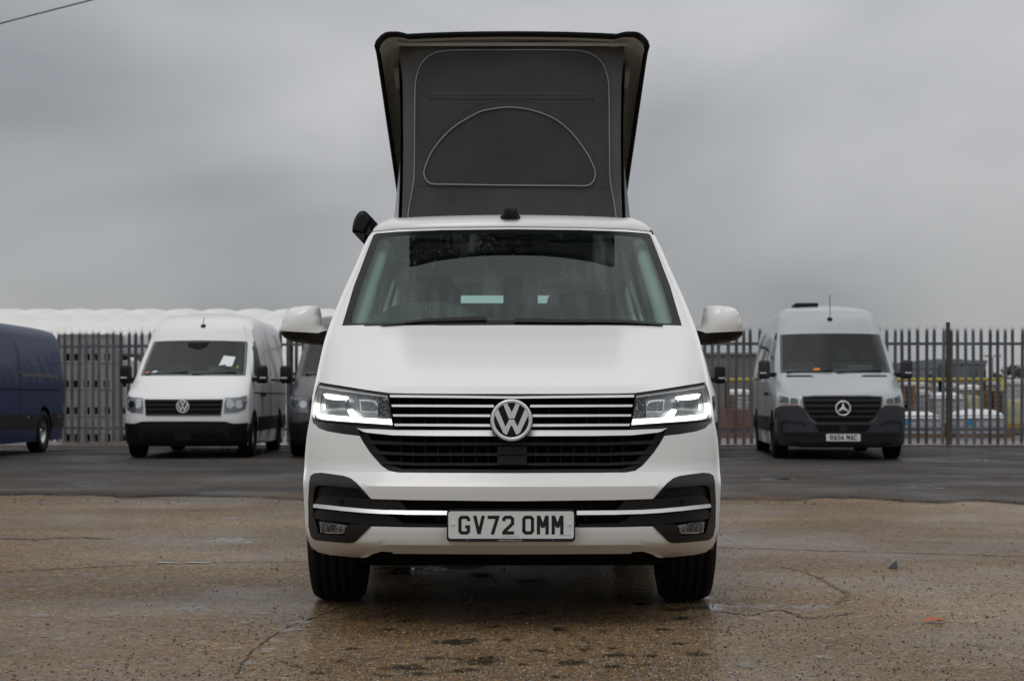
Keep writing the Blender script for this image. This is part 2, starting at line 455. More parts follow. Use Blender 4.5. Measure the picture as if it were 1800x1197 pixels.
# ------------------------------------------------------------------ body surfaces
class Body:
    """front of a vehicle as y = F(x, z), sides as x = S(y, z); local metres, nose at y = 0"""
    def __init__(s, fpts, wpts, wbpts, b2, b8, sig=0.015, zs=0.66, rear=4.87, flare=1.3):
        z = np.arange(0, 3.0, 0.001); s.z = z
        def tab(p, sg):
            a = np.interp(z, [q[0] for q in p], [q[1] for q in p])
            k = int(sg/0.001)*3
            if k < 1: return a
            ker = np.exp(-0.5*(np.arange(-k, k+1)/(k/3))**2); ker /= ker.sum()
            return np.convolve(np.pad(a, k, 'edge'), ker, 'valid')
        fa, fb = tab(fpts, sig), tab(fpts, 0.003)
        m_ = np.clip((z-zs)/0.03, 0, 1)
        s.f = fa*m_+fb*(1-m_); s.w = tab(wpts, 0.04); s.wb = tab(wbpts, 0.04); s.b2 = tab(b2, 0.05); s.b8 = tab(b8, 0.05)
        s.rear = rear; s.flare = flare
    def g(s, a, z): return np.interp(z, s.z, a)
    def F(s, x, z):
        t = np.clip(np.abs(x)/s.g(s.w, z), 0, 1)
        return s.g(s.f, z)+s.g(s.b2, z)*t**2+s.g(s.b8, z)*t**8
    def W(s, z): return s.g(s.w, z)
    def yc(s, z): return s.g(s.f, z)+s.g(s.b2, z)+s.g(s.b8, z)
    def S(s, y, z):
        u = np.clip((y-s.yc(z))/s.flare, 0, 1); u = u*(2-u)
        x = s.W(z)*(1-u)+s.g(s.wb, z)*u
        e = np.clip((y-(s.rear-0.5))/0.5, 0, 1)
        return x-0.06*e**3
    def pix(s, P, Y0, off=0.0):
        """photo pixels -> points on the front surface (local), nose at distance Y0"""
        P = np.asarray(P, float); Y = np.full(len(P), Y0+0.3)
        for _ in range(80):
            X = (P[:, 0]-CX)*Y/FPX; Z = CAMZ-(P[:, 1]-HY)*Y/FPX
            Y = 0.5*Y+0.5*(Y0+s.F(X, Z)-off)
        X = (P[:, 0]-CX)*Y/FPX; Z = CAMZ-(P[:, 1]-HY)*Y/FPX
        W = s.W(Z); X = np.clip(X, -W, W)
        return np.stack([X, Y-Y0, Z], 1)
def pxz(P, Y):
    """photo pixels -> world points on the vertical plane at distance Y"""
    P = np.asarray(P, float).reshape(-1, 2)
    return np.stack([(P[:, 0]-CX)*Y/FPX, np.full(len(P), Y), CAMZ-(P[:, 1]-HY)*Y/FPX], 1)

# ------------------------------------------------------------------ lettering for the number plates (mm)
GL = {
 'O': [[(7, 14), (7, 65), (14, 72), (36, 72), (43, 65), (43, 14), (36, 7), (14, 7), (7, 14), (7, 20)]],
 'G': [[(43, 56), (43, 65), (36, 72), (14, 72), (7, 65), (7, 14), (14, 7), (36, 7), (43, 14), (43, 32), (29, 32)]],
 'C': [[(43, 56), (43, 65), (36, 72), (14, 72), (7, 65), (7, 14), (14, 7), (36, 7), (43, 14), (43, 23)]],
 'V': [[(7, 79), (25, 2)], [(43, 79), (25, 2)]],
 '7': [[(0, 72), (42, 72), (20, 0)]],
 '2': [[(7, 56), (7, 65), (14, 72), (36, 72), (43, 65), (43, 45), (7, 11)], [(0, 7), (50, 7)]],
 'M': [[(7, 0), (7, 79)], [(43, 0), (43, 79)], [(8, 77), (25, 30)], [(42, 77), (25, 30)]],
 'R': [[(7, 0), (7, 79)], [(7, 72), (36, 72), (43, 65), (43, 45), (36, 38), (7, 38)], [(27, 38), (43, 0)]],
 'A': [[(6, 0), (25, 77)], [(44, 0), (25, 77)], [(13, 21), (37, 21)]],
 '5': [[(46, 72), (7, 72), (7, 45), (36, 45), (43, 38), (43, 14), (36, 7), (14, 7), (7, 14), (7, 22)]],
 '4': [[(34, 0), (34, 50)], [(30, 79), (7, 26)], [(2, 20), (50, 20)]],
}
def ribbon(pl, hw):
    P = [np.array(p, float) for p in pl]; n = len(P); Lf, Rt = [], []
    for i in range(n):
        d1 = (P[i]-P[i-1]) if i > 0 else (P[1]-P[0]); d2 = (P[i+1]-P[i]) if i < n-1 else d1
        d1 = d1/np.linalg.norm(d1); d2 = d2/np.linalg.norm(d2)
        n1 = np.array((-d1[1], d1[0])); n2 = np.array((-d2[1], d2[0])); b = n1+n2; b = b/np.linalg.norm(b)
        k = hw/max(0.45, b@n1)
        Lf.append(P[i]+b*k); Rt.append(P[i]-b*k)
    return Lf, Rt
def glyph(ch, name, x0, z0, sc, y, m, parent, depth=0.0015):
    V, Fc = [], []
    for si, pl in enumerate(GL[ch]):
        l, r = ribbon(pl, 7.0); b = len(V); n = len(l); yy = y-si*0.0002
        for p in l: V.append((x0+p[0]*sc, yy, z0+p[1]*sc))
        for p in r: V.append((x0+p[0]*sc, yy, z0+p[1]*sc))
        for i in range(n-1): Fc.append((b+i, b+n+i, b+n+i+1, b+i+1))
    return mesh(name, V, Fc, m, parent)
def rrect(x0, x1, z0, z1, r, n=5):
    o = []
    for cx, cz, a in ((x1-r, z1-r, 0), (x0+r, z1-r, 90), (x0+r, z0+r, 180), (x1-r, z0+r, 270)):
        for k in range(n+1):
            th = math.radians(a+90*k/n); o.append((cx+r*math.cos(th), cz+r*math.sin(th)))
    return o
def slab(name, poly, y0, y1, m, parent=None, smooth=False):
    """front-facing outline in (x, z) extruded from y0 (front) to y1"""
    P, T, _ = cdt(poly, (), 1e6); n = len(P)
    V = [(p[0], y0, p[1]) for p in P]+[(p[0], y1, p[1]) for p in P]
    bm = bmesh.new(); vs = [bm.verts.new(v) for v in V]
    for t in T:
        bm.faces.new([vs[i] for i in t]); bm.faces.new([vs[n+i] for i in reversed(t)])
    for e in [e for e in bm.edges if len(e.link_faces) == 1 and e.verts[0].co.y == e.verts[1].co.y]:
        pass
    cnt = {}
    for t in T:
        for i in range(3): cnt.setdefault(frozenset((t[i], t[(i+1) % 3])), []).append((t[i], t[(i+1) % 3]))
    for k, es in cnt.items():
        if len(es) == 1:
            a, b = es[0]; bm.faces.new((vs[b], vs[a], vs[n+a], vs[n+b]))
    return bobj(name, bm, m, parent, smooth)
#PART2
# ------------------------------------------------------------------ ground
def ground_mat(name, cols, base_a, base_b, aggmix, rough, bump, pud=0.60, wetdark=0.55, vs=60.0, band=True, pits=False, dirt_y=None, sheen=0.15):
    m, t, b = new_mat(name)
    nd = t.nodes.new; ln = t.links.new
    geo = nd('ShaderNodeNewGeometry'); pos = geo.outputs['Position']
    def noise(scale, det=4, rough_=0.55, mapscale=None, dist=0.0):
        n = nd('ShaderNodeTexNoise'); n.inputs['Scale'].default_value = scale; n.inputs['Detail'].default_value = det
        n.inputs['Roughness'].default_value = rough_; n.inputs['Distortion'].default_value = dist
        if mapscale:
            mp = nd('ShaderNodeMapping'); mp.inputs['Scale'].default_value = mapscale; ln(pos, mp.inputs[0]); ln(mp.outputs[0], n.inputs[0])
        else: ln(pos, n.inputs[0])
        return n.outputs[0]
    def rng_(sock, a, c, lo=0.0, hi=1.0):
        r = nd('ShaderNodeMapRange'); r.inputs[1].default_value = a; r.inputs[2].default_value = c; r.inputs[3].default_value = lo; r.inputs[4].default_value = hi
        ln(sock, r.inputs[0]); return r.outputs[0]
    def mixc(f, a, c, mode='MIX'):
        x = nd('ShaderNodeMix'); x.data_type = 'RGBA'; x.blend_type = mode
        for sck, val in ((x.inputs[0], f), (x.inputs[6], a), (x.inputs[7], c)):
            if isinstance(val, (tuple, float, int)): sck.default_value = (*val, 1) if isinstance(val, tuple) else val
            else: ln(val, sck)
        return x.outputs[2]
    def math_(op, a, c):
        x = nd('ShaderNodeMath'); x.operation = op
        for i, val in enumerate((a, c)):
            if isinstance(val, (float, int)): x.inputs[i].default_value = val
            else: ln(val, x.inputs[i])
        return x.outputs[0]
    v = nd('ShaderNodeTexVoronoi'); v.inputs['Scale'].default_value = vs; ln(pos, v.inputs['Vector'])
    sx = nd('ShaderNodeSeparateColor'); ln(v.outputs['Color'], sx.inputs[0])
    rp = nd('ShaderNodeValToRGB'); el = rp.color_ramp.elements
    el[0].position = 0.0; el[0].color = (*cols[0], 1); el[1].position = 1.0; el[1].color = (*cols[-1], 1)
    for i, c in enumerate(cols[1:-1]):
        e = el.new((i+1)/(len(cols)-1)); e.color = (*c, 1)
    ln(sx.outputs[0], rp.inputs[0])
    p1 = noise(0.55, 6, 0.6); p2 = noise(1.0, 5, 0.6, (0.10, 1.15, 1)) if band else noise(0.3, 4)
    p3 = noise(6.0, 5, 0.65); p4 = noise(28.0, 3, 0.6)
    f1 = rng_(math_('ADD', math_('MULTIPLY', p1, 0.4), math_('MULTIPLY', p2, 0.6)), 0.42, 0.58)
    base = mixc(f1, base_a, base_b)
    base = mixc(math_('MULTIPLY', rng_(p3, 0.35, 0.7), 0.55), base, tuple(c*0.6 for c in base_a))
    amount = math_('MULTIPLY', rng_(p4, 0.3, 0.65, 0.35, 1.0), aggmix)
    col = mixc(amount, base, rp.outputs[0])
    gp = nd('ShaderNodeMix'); gp.data_type = 'RGBA'; gp.blend_type = 'MULTIPLY'; gp.inputs[0].default_value = 1.0
    sc_ = nd('ShaderNodeCombineColor'); tone = rng_(noise(0.33, 5, 0.6, (0.45, 1.2, 1)), 0.36, 0.64, 0.60, 1.32)
    for k_ in range(3): ln(tone, sc_.inputs[k_])
    ln(col, gp.inputs[6]); ln(sc_.outputs[0], gp.inputs[7]); col = gp.outputs[2]
    mo_ = rng_(noise(14.0, 3, 0.6), 0.3, 0.7, 0.8, 1.18)
    sc2 = nd('ShaderNodeCombineColor')
    for k_ in range(3): ln(mo_, sc2.inputs[k_])
    col = mixc(1.0, col, sc2.outputs[0], 'MULTIPLY')
    pm = rng_(math_('ADD', math_('MULTIPLY', noise(0.8, 3, 0.5), 0.75), math_('MULTIPLY', p3, 0.25)), pud, pud+0.045)
    wet = rng_(p1, 0.42, 0.62)
    col = mixc(pm, col, mixc(1.0, col, (wetdark, wetdark, wetdark), 'MULTIPLY'))
    if dirt_y:      # brown silt washed over the worn near edge
        sy = nd('ShaderNodeSeparateXYZ'); ln(pos, sy.inputs[0])
        dm_ = math_('MULTIPLY', rng_(sy.outputs[1], dirt_y[0], dirt_y[1]), rng_(noise(1.1, 5, 0.65, (0.35, 1, 1)), 0.47, 0.62))
        col = mixc(math_('MULTIPLY', dm_, 0.85), col, (0.13, 0.085, 0.05))
    if pits:
        pt = noise(3.2, 5, 0.62)
        pk = rng_(pt, 0.655, 0.69)
        col = mixc(pk, col, tuple(c*0.25 for c in base_a))
    ln(col, b.inputs['Base Color'])
    r0 = rng_(wet, 0, 1, rough+0.14, rough-0.26)
    rr = nd('ShaderNodeMix'); rr.data_type = 'FLOAT'; ln(pm, rr.inputs[0]); ln(r0, rr.inputs[2]); rr.inputs[3].default_value = 0.045
    ln(rr.outputs[0], b.inputs['Roughness'])
    h = math_('ADD', math_('MULTIPLY', math_('SUBTRACT', 1.0, v.outputs['Distance']), 0.55), math_('ADD', math_('MULTIPLY', p4, 1.5), math_('MULTIPLY', p3, 1.6)))
    st = math_('MULTIPLY', math_('MULTIPLY', math_('SUBTRACT', 1.0, pm), bump), rng_(wet, 0, 1, 1.0, 0.45))
    wcol = mixc(1.0, col, (0.72, 0.70, 0.68), 'MULTIPLY'); col = mixc(wet, col, wcol); ln(col, b.inputs['Base Color'])
    bp = nd('ShaderNodeBump'); bp.inputs['Distance'].default_value = 0.012; ln(h, bp.inputs['Height']); ln(st, bp.inputs['Strength'])
    ln(bp.outputs[0], b.inputs['Normal']); b.inputs['Specular IOR Level'].default_value = 0.25
    # film of rain water over the stones
    cw = rng_(math_('ADD', math_('MULTIPLY', p1, 0.6), math_('MULTIPLY', p2, 0.4)), 0.38, 0.62, sheen*0.35, min(1.0, sheen*1.6)); ln(cw, b.inputs['Coat Weight'])
    b.inputs['Coat Roughness'].default_value = 0.20; b.inputs['Coat IOR'].default_value = 1.33
    cb = nd('ShaderNodeBump'); cb.inputs['Distance'].default_value = 0.012; cb.inputs['Strength'].default_value = 0.10; ln(h, cb.inputs['Height']); ln(cb.outputs[0], b.inputs['Coat Normal'])
    return m
M['yard'] = ground_mat('wet_aggregate_concrete', [(0.035, 0.026, 0.02), (0.10, 0.062, 0.030), (0.135, 0.10, 0.066), (0.25, 0.16, 0.068), (0.22, 0.10, 0.032), (0.16, 0.12, 0.08), (0.42, 0.33, 0.21)],
                       (0.168, 0.115, 0.060), (0.325, 0.205, 0.082), 0.85, 0.62, 0.85, pits=True, sheen=0.33)
M['asphalt'] = ground_mat('wet_asphalt', [(0.014, 0.013, 0.013), (0.03, 0.028, 0.027), (0.05, 0.046, 0.043), (0.075, 0.068, 0.06), (0.04, 0.037, 0.035)],
                          (0.036, 0.030, 0.025), (0.080, 0.062, 0.047), 0.8, 0.74, 1.0, pud=0.62, vs=45.0, dirt_y=(18.5, 14.2), sheen=0.06)
M['pink_concrete'] = ground_mat('pinkish_concrete', [(0.09, 0.07, 0.065), (0.13, 0.10, 0.095), (0.16, 0.13, 0.12)], (0.16, 0.12, 0.115), (0.20, 0.15, 0.14), 0.4, 0.5, 0.3, vs=40.0)
M['far_ground'] = ground_mat('yard_gravel', [(0.06, 0.05, 0.045), (0.10, 0.085, 0.075), (0.14, 0.12, 0.11)], (0.10, 0.085, 0.075), (0.14, 0.11, 0.095), 0.5, 0.6, 0.3, vs=30.0)
def water_mat():
    m = bpy.data.materials.new('standing_water'); m.use_nodes = True; t = m.node_tree; t.nodes.clear()
    o = t.nodes.new('ShaderNodeOutputMaterial'); mx = t.nodes.new('ShaderNodeMixShader'); tr = t.nodes.new('ShaderNodeBsdfTransparent')
    tr.inputs[0].default_value = (0.8, 0.77, 0.73, 1)
    g = t.nodes.new('ShaderNodeBsdfGlossy'); g.inputs['Roughness'].default_value = 0.03
    f = t.nodes.new('ShaderNodeFresnel'); f.inputs[0].default_value = 1.34
    tc = t.nodes.new('ShaderNodeTexCoord'); vm = t.nodes.new('ShaderNodeVectorMath'); vm.operation = 'SUBTRACT'; vm.inputs[1].default_value = (.5, .5, .5)
    mz = t.nodes.new('ShaderNodeVectorMath'); mz.operation = 'MULTIPLY'; mz.inputs[1].default_value = (1, 1, 0)
    vl = t.nodes.new('ShaderNodeVectorMath'); vl.operation = 'LENGTH'
    t.links.new(tc.outputs['Generated'], vm.inputs[0]); t.links.new(vm.outputs[0], mz.inputs[0]); t.links.new(mz.outputs[0], vl.inputs[0])
    ns = t.nodes.new('ShaderNodeTexNoise'); ns.inputs['Scale'].default_value = 14; ns.inputs['Detail'].default_value = 5; ns.inputs['Roughness'].default_value = .65
    t.links.new(tc.outputs['Object'], ns.inputs[0])
    ma = t.nodes.new('ShaderNodeMath'); ma.operation = 'MULTIPLY_ADD'; t.links.new(ns.outputs[0], ma.inputs[0]); ma.inputs[1].default_value = .9; t.links.new(vl.outputs['Value'], ma.inputs[2])
    mr = t.nodes.new('ShaderNodeMapRange'); mr.inputs[1].default_value = .62; mr.inputs[2].default_value = .80; mr.inputs[3].default_value = .8; mr.inputs[4].default_value = 0
    t.links.new(ma.outputs[0], mr.inputs[0])
    mu = t.nodes.new('ShaderNodeMath'); mu.operation = 'MULTIPLY'; t.links.new(f.outputs[0], mu.inputs[0]); t.links.new(mr.outputs[0], mu.inputs[1])
    tr.inputs[0].default_value = (1, 1, 1, 1)
    t.links.new(mu.outputs[0], mx.inputs[0]); t.links.new(tr.outputs[0], mx.inputs[1]); t.links.new(g.outputs[0], mx.inputs[2]); t.links.new(mx.outputs[0], o.inputs[0])
    return m
M['water'] = water_mat()

def sheet(name, x0, x1, y0, y1, z, m):
    return struct(mesh(name, [(x0, y0, z), (x1, y0, z), (x1, y1, z), (x0, y1, z)], [(0, 1, 2, 3)], m))
sheet('ground', -900, 900, -400, 1500, -0.030, M['far_ground'])
sheet('concrete_yard', -70, 70, -30, 16.5, 0.0, M['yard'])
# asphalt overlay: its ragged near edge is a real step on the concrete
def asphalt_edge(x):
    px = 900+x*FPX/14.6
    y = np.interp(px, [-900, 0, 180, 200, 330, 520, 900, 1230, 1290, 1370, 1500, 1570, 1640, 1700, 1760, 2700],
                  [15.15, 15.05, 15.0, 14.85, 14.95, 14.55, 14.4, 14.42, 14.35, 14.3, 14.75, 14.1, 14.05, 14.2, 13.75, 13.6])
    return y
xs = np.arange(-60, 60.01, 0.06)
ed = asphalt_edge(xs)+0.09*np.interp(np.arange(len(xs)), np.arange(0, len(xs), 4), rng.normal(0, 1, len(xs))[:len(range(0, len(xs), 4))])+rng.normal(0, 0.015, len(xs))
TH = 0.022
V = []; Fc = []
for i, (x, y) in enumerate(zip(xs, ed)):
    V += [(x, y-0.05, -0.004), (x, y, TH), (x, y+0.5, TH+0.002), (x, 30.36, TH+0.002)]
    if i:
        a, b_ = (i-1)*4, i*4
        for k in range(3): Fc.append((a+k, b_+k, b_+k+1, a+k+1))
struct(mesh('asphalt_pavement', V, Fc, M['asphalt']))
# kerb under the fence, pinkish concrete yard beyond it
bm = bmesh.new(); box(bm, -60, 60, 30.36, 30.66, -0.03, 0.045)
struct(bobj('kerb', bm, M['pink_concrete']))
sheet('pavement', -60, 60, 30.66, 37.5, 0.012, M['pink_concrete'])

# standing water in the hollows of the near concrete
def blob(name, cx, cy, rx, ry, seed, z=0.003):
    r = np.random.default_rng(seed); n = 40; a = np.linspace(0, 2*PI, n, endpoint=False)
    rad = 1+sum(r.normal(0, 0.55/k)*np.cos(k*a+r.uniform(0, 6)) for k in range(2, 13)); rad = np.maximum(rad, .3)
    V = [(cx, cy, z)]+[(cx+rx*q*math.cos(t), cy+ry*q*math.sin(t), z) for q, t in zip(rad, a)]
    return struct(mesh(name, V, [(0, i+1, (i+1) % n+1) for i in range(n)], M['water']))
def gpt(px, py):
    Y = FPX*CAMZ/(py-HY); return (px-CX)*Y/FPX, Y
for i, (px, py, rw, rh) in enumerate([(78, 1082, 26, 5), (200, 1080, 14, 5), (192, 1090, 12, 3), (107, 1124, 16, 4), (145, 1170, 20, 5), (281, 1167, 20, 5), (432, 1094, 20, 6),
                                     (465, 1078, 22, 4), (442, 1166, 20, 6), (470, 1143, 22, 7), (500, 1108, 26, 6), (530, 1094, 18, 4), (482, 1126, 14, 7), (445, 1184, 16, 5), (1355, 1078, 14, 3), (1450, 1155, 20, 5),
                                     (1310, 1168, 20, 5), (1330, 1088, 16, 4), (1290, 1183, 16, 4), (812, 995, 60, 5), (840, 1010, 46, 5), (935, 1020, 40, 4), (1130, 1062, 26, 4), (1620, 862, 60, 2), (740, 1028, 26, 3)]):
    x, y = gpt(px, py); y0 = gpt(px, py-rh)[1]; y1 = gpt(px, py+rh)[1]
    blob('puddle', x, y, rw*y/FPX, (y0-y1)/2, 40+i)

# joints and cracks: narrow dark grooves filled with silt (real ribbons in the ground)
M['silt'] = mat('silt', (0.022, 0.018, 0.014), 0.7)
M['tan_silt'] = mat('tan_silt', (0.16, 0.10, 0.045), 0.8)
M['white_mark'] = mat('worn_white_mark', (0.42, 0.42, 0.40), 0.6, var=0.3, vscale=30)
def crack(name, pts, wpx, m, jit=1.0):
    P = [np.array(gpt(*p)) for p in pts]; P = [np.array(p) for p in spline(P, 12)]
    V = []; Fc = []
    for i, p in enumerate(P):
        d = P[min(i+1, len(P)-1)]-P[max(i-1, 0)]; d = d/np.linalg.norm(d); nn = np.array((-d[1], d[0]))
        ww = wpx*(0.5+abs(rng.normal(0, 0.7)))*0.5; p = p+nn*rng.normal(0, wpx*0.6*jit)
        V += [(*(p+nn*ww), 0.0022), (*(p-nn*ww), 0.0022)]
        if i: Fc.append((2*i-2, 2*i-1, 2*i+1, 2*i))
    return struct(mesh(name, V, Fc, m))
crack('ground_crack', [(1375, 996), (1420, 1008), (1450, 1020), (1475, 1036), (1490, 1045), (1470, 1062)], 0.018, M['tan_silt'])
crack('ground_crack', [(1268, 1075), (1320, 1081), (1370, 1072), (1420, 1086), (1500, 1078)], 0.014, M['silt'])
crack('ground_crack', [(412, 1190), (440, 1150), (490, 1110), (560, 1082), (612, 1062)], 0.007, M['silt'])
crack('ground_crack', [(0, 946), (60, 948), (130, 945), (196, 947)], 0.05, M['silt'], 0.6)
crack('ground_joint', [(1260, 962), (1450, 968), (1600, 972), (1800, 978)], 0.014, M['silt'], 0.4)
crack('ground_joint', [(0, 1006), (120, 999), (330, 990), (540, 987)], 0.012, M['silt'], 0.5)
for a in ((272, 312), (326, 373)):
    P0, P1 = gpt(a[0], 989.5), gpt(a[1], 990.5); yb = gpt(a[0], 988)[1]-P0[1]
    tag(mesh('painted_mark', [(P0[0], P0[1], 0.004), (P1[0], P1[1], 0.004), (P1[0], P1[1]+yb*0.7, 0.004), (P0[0]+.02, P0[1]+yb, 0.004)], [(0, 1, 2, 3)], M['white_mark']),
        'left one of two short white strips lying on the concrete' if a[0] < 300 else 'right one of two short white strips lying on the concrete', 'marking', 'white strips on the concrete')

def hollow_mat():
    m, t, b = new_mat('silt_hollow'); b.inputs['Base Color'].default_value = (0.016, 0.013, 0.009, 1); b.inputs['Roughness'].default_value = 0.5; b.inputs['Specular IOR Level'].default_value = 0.2
    o = [n for n in t.nodes if n.type == 'OUTPUT_MATERIAL'][0]
    tc = t.nodes.new('ShaderNodeTexCoord'); vm = t.nodes.new('ShaderNodeVectorMath'); vm.operation = 'SUBTRACT'; vm.inputs[1].default_value = (.5, .5, .5)
    mz = t.nodes.new('ShaderNodeVectorMath'); mz.operation = 'MULTIPLY'; mz.inputs[1].default_value = (1, 1, 0); vl = t.nodes.new('ShaderNodeVectorMath'); vl.operation = 'LENGTH'
    t.links.new(tc.outputs['Generated'], vm.inputs[0]); t.links.new(vm.outputs[0], mz.inputs[0]); t.links.new(mz.outputs[0], vl.inputs[0])
    ns = t.nodes.new('ShaderNodeTexNoise'); ns.inputs['Scale'].default_value = 30; ns.inputs['Detail'].default_value = 5; ns.inputs['Roughness'].default_value = .7
    t.links.new(tc.outputs['Object'], ns.inputs[0])
    ma = t.nodes.new('ShaderNodeMath'); ma.operation = 'MULTIPLY_ADD'; t.links.new(ns.outputs[0], ma.inputs[0]); ma.inputs[1].default_value = 1.7; t.links.new(vl.outputs['Value'], ma.inputs[2])
    mr = t.nodes.new('ShaderNodeMapRange'); mr.inputs[1].default_value = .92; mr.inputs[2].default_value = 1.22; mr.inputs[3].default_value = .8; mr.inputs[4].default_value = 0
    t.links.new(ma.outputs[0], mr.inputs[0])
    mx = t.nodes.new('ShaderNodeMixShader'); tr = t.nodes.new('ShaderNodeBsdfTransparent')
    t.links.new(mr.outputs[0], mx.inputs[0]); t.links.new(tr.outputs[0], mx.inputs[1]); t.links.new(b.outputs[0], mx.inputs[2]); t.links.new(mx.outputs[0], o.inputs[0])
    return m
HM = hollow_mat()
for i, (zx, zy, rw, rh) in enumerate([(415, 332, 30, 6), (470, 297, 34, 6), (270, 405, 40, 6), (590, 443, 46, 7), (690, 447, 40, 6), (480, 482, 90, 11), (530, 506, 44, 7), (790, 458, 90, 18), (820, 440, 40, 6), (885, 370, 26, 8),
        (740, 370, 36, 6), (1085, 326, 46, 8), (1020, 415, 46, 6), (1190, 411, 36, 5), (1335, 433, 60, 8), (1130, 461, 66, 12), (1290, 477, 60, 8), (1430, 468, 24, 5), (1450, 434, 40, 6), (1625, 427, 50, 10), (1550, 386, 36, 5),
        (1550, 252, 66, 5), (1580, 285, 44, 6), (1070, 516, 36, 6), (940, 468, 24, 6), (380, 512, 40, 6), (840, 318, 40, 6), (680, 380, 70, 14), (1300, 403, 30, 4), (930, 268, 50, 5), (700, 492, 60, 7), (1500, 330, 30, 4), (60, 475, 40, 6), (220, 455, 24, 5), (120, 500, 30, 6)]):
    px, py = 500+zx/2.25, 960+zy/2.25
    x, y = gpt(px, py); y0 = gpt(px, py-rh/2.25)[1]; y1 = gpt(px, py+rh/2.25)[1]
    o = blob('worn_hollow', x, y, 1.25*rw/2.25*y/FPX, 1.25*(y0-y1)/2, 400+i, 0.0035); o.data.materials[0] = HM
# loose chippings
M['pebble'] = mat('wet_pebble', (0.06, 0.045, 0.033), 0.35)
M['pebble_o'] = mat('orange_pebble', (0.21, 0.10, 0.04), 0.4)
def pebbles(n, m, name, rmin, rmax, seed, zone=None):
    r = np.random.default_rng(seed); V = []; Fc = []
    base = [(1, 0, 0), (-1, 0, 0), (0, 1, 0), (0, -1, 0), (0, 0, 1), (0, 0, -1)]
    fs = [(0, 2, 4), (2, 1, 4), (1, 3, 4), (3, 0, 4), (2, 0, 5), (1, 2, 5), (3, 1, 5), (0, 3, 5)]
    for i in range(n):
        y = 4.6+13*r.random()**2.0; x = r.uniform(-0.42, 0.42)*y*0.9
        if zone: x, y = r.normal(zone[0], zone[2]), r.normal(zone[1], zone[3])
        if y > 14.2 and not zone: continue
        s = rmin+(rmax-rmin)*r.random()**3; b0 = len(V); a = r.uniform(0, PI)
        for p in base:
            q = np.array(p)*s*r.uniform(0.6, 1.25); q[2] *= 0.55
            V.append((x+q[0]*math.cos(a)-q[1]*math.sin(a), y+q[0]*math.sin(a)+q[1]*math.cos(a), q[2]+s*0.25))
        for f in fs: Fc.append(tuple(b0+k for k in f))
    return struct(mesh(name, V, Fc, m), 'stuff')
pebbles(1500, M['pebble'], 'loose_chippings', 0.002, 0.010, 3)
pebbles(900, M['pebble_o'], 'orange_chippings', 0.003, 0.009, 4)
pebbles(500, M['pebble'], 'edge_chippings', 0.004, 0.018, 15, (0, 14.3, 5.5, 0.35))
pebbles(500, M['pebble_o'], 'orange_chippings', 0.003, 0.010, 5, (-0.83, 5.3, 0.22, 0.35))
pebbles(350, mat('pale_pebble', (0.33, 0.31, 0.27), 0.5), 'pale_chippings', 0.003, 0.008, 6)
def chips(n, m, name, rmin, rmax, seed):
    r = np.random.default_rng(seed)
    y = 1/(1/4.7-(1/4.7-1/14.1)*r.random(n)); x = r.uniform(-0.36, 0.36, n)*y; s_ = rmin+(rmax-rmin)*r.random(n)**2
    nz = np.sin(x*1.7+1)*np.sin(y*1.3)+np.sin(x*.6-y*.9); keep = (r.random(n) < .55+.3*nz) & (y < asphalt_edge(x)-.1); x, y, s_ = x[keep], y[keep], s_[keep]; n = len(x)
    base = np.array([(1, 0, 0), (-.5, .87, 0), (-.5, -.87, 0), (0, 0, 1)]); a = r.uniform(0, 6.28, n); q = base[None]*s_[:, None, None]*r.uniform(.6, 1.3, (n, 4, 1)); q[:, :, 2] *= .75
    c, d = np.cos(a)[:, None], np.sin(a)[:, None]
    V = np.stack([x[:, None]+q[:, :, 0]*c-q[:, :, 1]*d, y[:, None]+q[:, :, 0]*d+q[:, :, 1]*c, q[:, :, 2]+.001], 2).reshape(-1, 3)
    f = np.array([(0, 1, 3), (1, 2, 3), (2, 0, 3)]); Fc = (f[None]+4*np.arange(n)[:, None, None]).reshape(-1, 3)
    me = bpy.data.meshes.new(name); me.vertices.add(len(V)); me.vertices.foreach_set('co', V.ravel()); me.loops.add(Fc.size); me.loops.foreach_set('vertex_index', Fc.ravel())
    me.polygons.add(len(Fc)); me.polygons.foreach_set('loop_start', np.arange(0, Fc.size, 3)); me.update(calc_edges=True); me.validate()
    return struct(link(name, me, m), 'stuff')
chips(22000, mat('tan_chip', (0.30, 0.20, 0.09), 0.45), 'tan_aggregate', .002, .0065, 21)
chips(16000, mat('grey_chip', (0.22, 0.20, 0.175), 0.4), 'grey_aggregate', .002, .007, 22)
chips(12000, mat('dark_chip', (0.03, 0.023, 0.017), 0.5), 'dark_aggregate', .002, .0075, 23)
chips(7000, mat('rust_chip', (0.25, 0.10, 0.03), 0.45), 'rusty_aggregate', .002, .0065, 24)
chips(3000, mat('white_chip', (0.50, 0.46, 0.40), 0.4), 'pale_aggregate', .0015, .005, 25)
# a leaf and a scrap
M['leaf'] = mat('orange_leaf', (0.36, 0.085, 0.018), 0.5)
x, y = gpt(1640, 1095)
me = [(x-.05, y, .006), (x-.02, y+.03, .02), (x+.03, y+.025, .022), (x+.055, y, .008), (x+.02, y-.025, .018), (x-.025, y-.02, .012), (x, y, .012)]
tag(mesh('fallen_leaf', me, [(6, i, (i+1) % 6) for i in range(6)], M['leaf']), 'small orange dead leaf lying on wet concrete in right foreground', 'leaf')
x, y = gpt(1572, 999)
bm = bmesh.new()
vs = [bm.verts.new(p) for p in ((x-.035, y, .002), (x+.02, y, .002), (x+.012, y, .045), (x-.03, y+.03, .002), (x+.02, y+.03, .002), (x+.012, y+.012, .045))]
for f in ((0, 1, 2), (3, 5, 4), (0, 3, 4, 1), (1, 4, 5, 2), (0, 2, 5, 3)): bm.faces.new([vs[i] for i in f])
